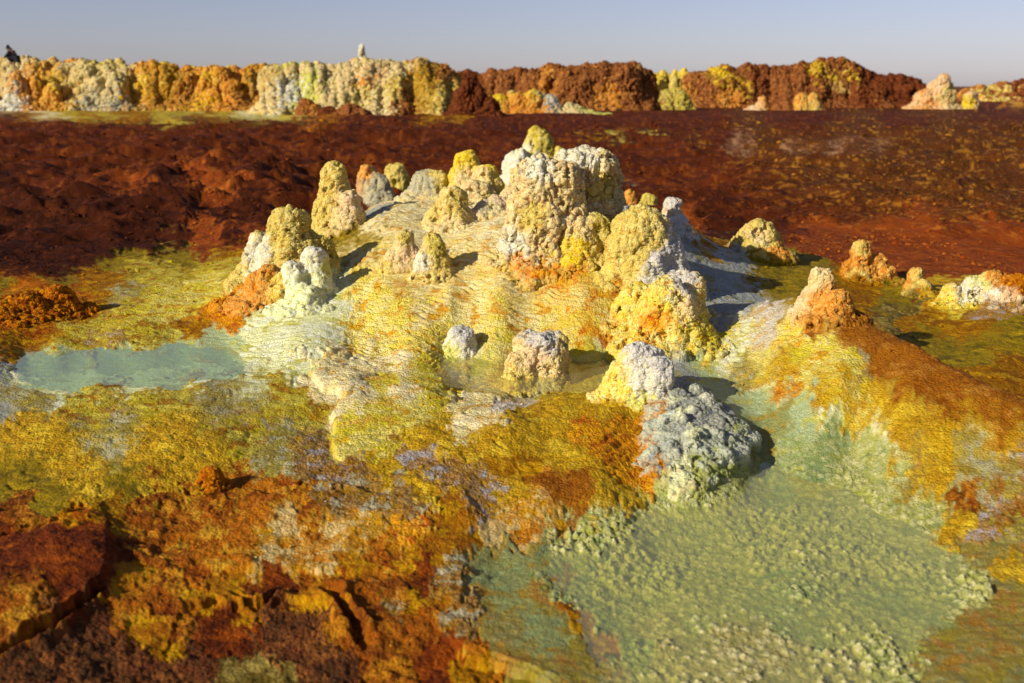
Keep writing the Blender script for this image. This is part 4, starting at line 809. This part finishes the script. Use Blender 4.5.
# ------------------------------------------------------------------ crouching person on the ridge
def person():
    me0 = left_ridge.data; inv = left_ridge.matrix_world
    bv = BVHTree.FromPolygons([left_ridge.location + v.co for v in me0.vertices], [p.vertices[:] for p in me0.polygons])
    best = None
    d = ray(14, 61); 
    for k in range(60):
        yy = 47 + k * .12; x = d[0] / d[1] * yy
        h_ = bv.ray_cast(Vector((x, yy, 8)), Vector((0, 0, -1)))
        if h_[0] is None: continue
        zline = CAM_H + d[2] / d[1] * yy
        if best is None or h_[0].z - zline > best[1]: best = (h_[0], h_[0].z - zline)
    top = best[0] if best else Vector((d[0] / d[1] * 51, 51, 2.6))
    P = Vector((top.x, top.y, top.z - .03))
    root = bpy.data.objects.new('person', None); COL.objects.link(root); root.location = P
    tag(root, 'person in dark clothes squatting hunched over on the crest of the yellow ridge', 'person')
    J = {'pel': (.10, 0, .26), 'spi': (.06, 0, .42), 'che': (-.06, 0, .56), 'nek': (-.15, 0, .65), 'hea': (-.22, 0, .70), 'htp': (-.27, 0, .78),
         'hl': (.08, -.10, .24), 'kl': (-.24, -.15, .34), 'al': (-.05, -.13, .06), 'tl': (-.20, -.15, .02),
         'hr': (.08, .10, .24), 'kr': (-.22, .15, .36), 'ar': (-.02, .13, .06), 'tr': (-.17, .15, .02),
         'sl': (-.08, -.17, .56), 'el': (-.22, -.22, .38), 'wl': (-.38, -.12, .30), 'fl': (-.44, -.08, .29),
         'sr': (-.08, .17, .56), 'er': (-.24, .20, .40), 'wr': (-.38, .10, .34), 'fr': (-.44, .07, .34)}
    E = [('pel', 'spi'), ('spi', 'che'), ('che', 'nek'), ('nek', 'hea'), ('hea', 'htp'), ('pel', 'hl'), ('hl', 'kl'), ('kl', 'al'), ('al', 'tl'), ('pel', 'hr'), ('hr', 'kr'), ('kr', 'ar'), ('ar', 'tr'),
         ('che', 'sl'), ('sl', 'el'), ('el', 'wl'), ('wl', 'fl'), ('che', 'sr'), ('sr', 'er'), ('er', 'wr'), ('wr', 'fr')]
    Rr = {'pel': .15, 'spi': .145, 'che': .16, 'nek': .07, 'hea': .105, 'htp': .08, 'hl': .10, 'hr': .10, 'kl': .075, 'kr': .075, 'al': .05, 'ar': .05, 'tl': .045, 'tr': .045, 'sl': .075, 'sr': .075, 'el': .055, 'er': .055, 'wl': .04, 'wr': .04, 'fl': .035, 'fr': .035}
    def skin(nm, keys, scale, mat, extra=0):
        ks = list(keys); me = bpy.data.meshes.new(nm)
        me.from_pydata([J[k] for k in ks], [(ks.index(a), ks.index(b)) for a, b in E if a in ks and b in ks], [])
        o = bpy.data.objects.new(nm, me); COL.objects.link(o)
        o.modifiers.new('s', 'SKIN'); sub = o.modifiers.new('u', 'SUBSURF'); sub.levels = sub.render_levels = 2
        for i, k in enumerate(ks): me.skin_vertices[0].data[i].radius = (Rr[k] * scale + extra,) * 2
        me.skin_vertices[0].data[0].use_root = True
        dg = bpy.context.evaluated_depsgraph_get(); dg.update(); m2 = bpy.data.meshes.new_from_object(o.evaluated_get(dg)); m2.name = nm
        bpy.data.objects.remove(o); o = bpy.data.objects.new(nm, m2); COL.objects.link(o); o.parent = root
        m2.materials.clear(); m2.materials.append(mat); m2.polygons.foreach_set('use_smooth', np.ones(len(m2.polygons), bool)); return o
    skin('body', J.keys(), 1.0, plain_material('skin', (150, 104, 84), .6))
    skin('jacket', ['spi', 'pel', 'che', 'sl', 'el', 'wl', 'sr', 'er', 'wr'], 1.0, plain_material('dark_cloth', (24, 22, 28), .8), .02)
    skin('trousers', ['pel', 'hl', 'kl', 'al', 'hr', 'kr', 'ar'], 1.0, plain_material('dark_trousers', (20, 20, 30), .8), .018)
    # a dark cap of hair over head and nape
    J['ha'], J['hb'], J['hc'] = (-.16, 0, .76), (-.24, 0, .80), (-.14, 0, .70); Rr.update(ha=.10, hb=.085, hc=.09); E.extend([('ha', 'hb'), ('ha', 'hc')])
    skin('hair', ['ha', 'hb', 'hc'], 1.0, plain_material('hair_black', (14, 12, 12), .6))
person()

# ------------------------------------------------------------------ shallow water
def water_mat(name, tint, depth):
    m = bpy.data.materials.new(name); m.use_nodes = True; nt = m.node_tree; N = nt.nodes; L = nt.links
    for n in list(N): N.remove(n)
    out = N.new('ShaderNodeOutputMaterial'); tr = N.new('ShaderNodeBsdfTransparent'); gl = N.new('ShaderNodeBsdfGlossy'); df = N.new('ShaderNodeBsdfDiffuse')
    c = lin(tint); tr.inputs['Color'].default_value = (*c, 1); gl.inputs['Roughness'].default_value = .08; df.inputs['Color'].default_value = (*(c * .95), 1)
    ma = N.new('ShaderNodeMixShader'); ma.inputs[0].default_value = depth; L.new(tr.outputs[0], ma.inputs[1]); L.new(df.outputs[0], ma.inputs[2])
    fr = N.new('ShaderNodeLayerWeight'); pw = N.new('ShaderNodeMath'); pw.operation = 'POWER'; pw.inputs[1].default_value = 5
    L.new(fr.outputs['Facing'], pw.inputs[0]); mr = N.new('ShaderNodeMapRange'); mr.inputs['To Min'].default_value = .02; mr.inputs['To Max'].default_value = .9; L.new(pw.outputs[0], mr.inputs['Value'])
    geo = N.new('ShaderNodeNewGeometry'); nz = N.new('ShaderNodeTexNoise'); nz.inputs['Scale'].default_value = 14; nz.inputs['Detail'].default_value = 4; L.new(geo.outputs['Position'], nz.inputs['Vector'])
    bp = N.new('ShaderNodeBump'); bp.inputs['Strength'].default_value = .25; bp.inputs['Distance'].default_value = .01; L.new(nz.outputs['Fac'], bp.inputs['Height'])
    L.new(bp.outputs['Normal'], fr.inputs['Normal']); L.new(bp.outputs['Normal'], gl.inputs['Normal'])
    mb = N.new('ShaderNodeMixShader'); L.new(mr.outputs[0], mb.inputs[0]); L.new(ma.outputs[0], mb.inputs[1]); L.new(gl.outputs[0], mb.inputs[2])
    L.new(mb.outputs[0], out.inputs['Surface']); return m
def water(outline, z, tint, depth):
    pts = [at_z(a, b, z) for a, b in outline]
    c = np.mean(pts, 0)
    me = bpy.data.meshes.new('water'); me.from_pydata([tuple(p) for p in pts], [], [tuple(range(len(pts)))]); me.update()
    if me.polygons[0].normal.z < 0: me.flip_normals()
    me.materials.append(water_mat('pool_water', tint, depth))
    o = bpy.data.objects.new('water', me); COL.objects.link(o); o['kind'] = 'structure'; return o
water([(470, 610), (480, 560), (560, 530), (640, 500), (680, 470), (740, 440), (800, 425), (880, 435), (950, 500), (1040, 560), (1080, 720), (560, 720), (520, 660)], -.117, (244, 244, 192), .13)
water([(0, 372), (30, 352), (120, 346), (220, 335), (300, 330), (320, 370), (200, 396), (100, 396), (20, 394)], .005, (222, 238, 204), .20)
water([(420, 350), (470, 346), (560, 348), (650, 352), (670, 372), (600, 392), (500, 392), (440, 386)], .003, (236, 234, 190), .08)

# ------------------------------------------------------------------ light, sky, camera
SUN_E, SUN_B = math.radians(26), math.radians(36)
sp = Vector((-math.cos(SUN_E) * math.cos(SUN_B), -math.cos(SUN_E) * math.sin(SUN_B), math.sin(SUN_E)))
ld = bpy.data.lights.new('sun', 'SUN'); ld.energy = 5.0; ld.angle = math.radians(.5); ld.color = (1.0, .93, .80)
sun = bpy.data.objects.new('sun', ld); COL.objects.link(sun); sun.rotation_euler = (-sp).to_track_quat('-Z', 'Y').to_euler()
w = bpy.data.worlds.new('World'); scene.world = w; w.use_nodes = True
nt = w.node_tree; bg = nt.nodes['Background']
sky = nt.nodes.new('ShaderNodeTexSky'); sky.sky_type = 'NISHITA'; sky.sun_disc = False; sky.sun_elevation = SUN_E; sky.altitude = 0
sky.sun_rotation = math.atan2(sp.x, sp.y); sky.air_density = 1.0; sky.dust_density = .5; sky.ozone_density = 1.0
hs = nt.nodes.new('ShaderNodeHueSaturation'); hs.inputs['Saturation'].default_value = .75
mul = nt.nodes.new('ShaderNodeMix'); mul.data_type = 'RGBA'; mul.blend_type = 'MULTIPLY'; mul.inputs['Factor'].default_value = 1; mul.inputs['B'].default_value = (.88, .87, 1.16, 1)
nt.links.new(sky.outputs[0], hs.inputs['Color']); nt.links.new(hs.outputs[0], mul.inputs['A']); nt.links.new(mul.outputs['Result'], bg.inputs['Color'])
bg.inputs['Strength'].default_value = .07
cd = bpy.data.cameras.new('camera'); cam = bpy.data.objects.new('camera', cd); COL.objects.link(cam)
cam.location = (0, 0, CAM_H); cam.rotation_euler = (math.radians(90) - PITCH, 0, 0)
cd.sensor_width = 36; cd.lens = FPX / 1024 * 36; cd.clip_end = 8000; cd.clip_start = .05
cd.dof.use_dof = True; cd.dof.focus_distance = 5.6; cd.dof.aperture_fstop = 2.5
scene.camera = cam
scene.view_settings.view_transform = 'Standard'; scene.view_settings.look = 'None'; scene.view_settings.gamma = 1; scene.view_settings.exposure = .32
scene.cycles.use_denoising = True
scene.cycles.max_bounces = 5; scene.cycles.transparent_max_bounces = 8
print("done", time.time() - T0)
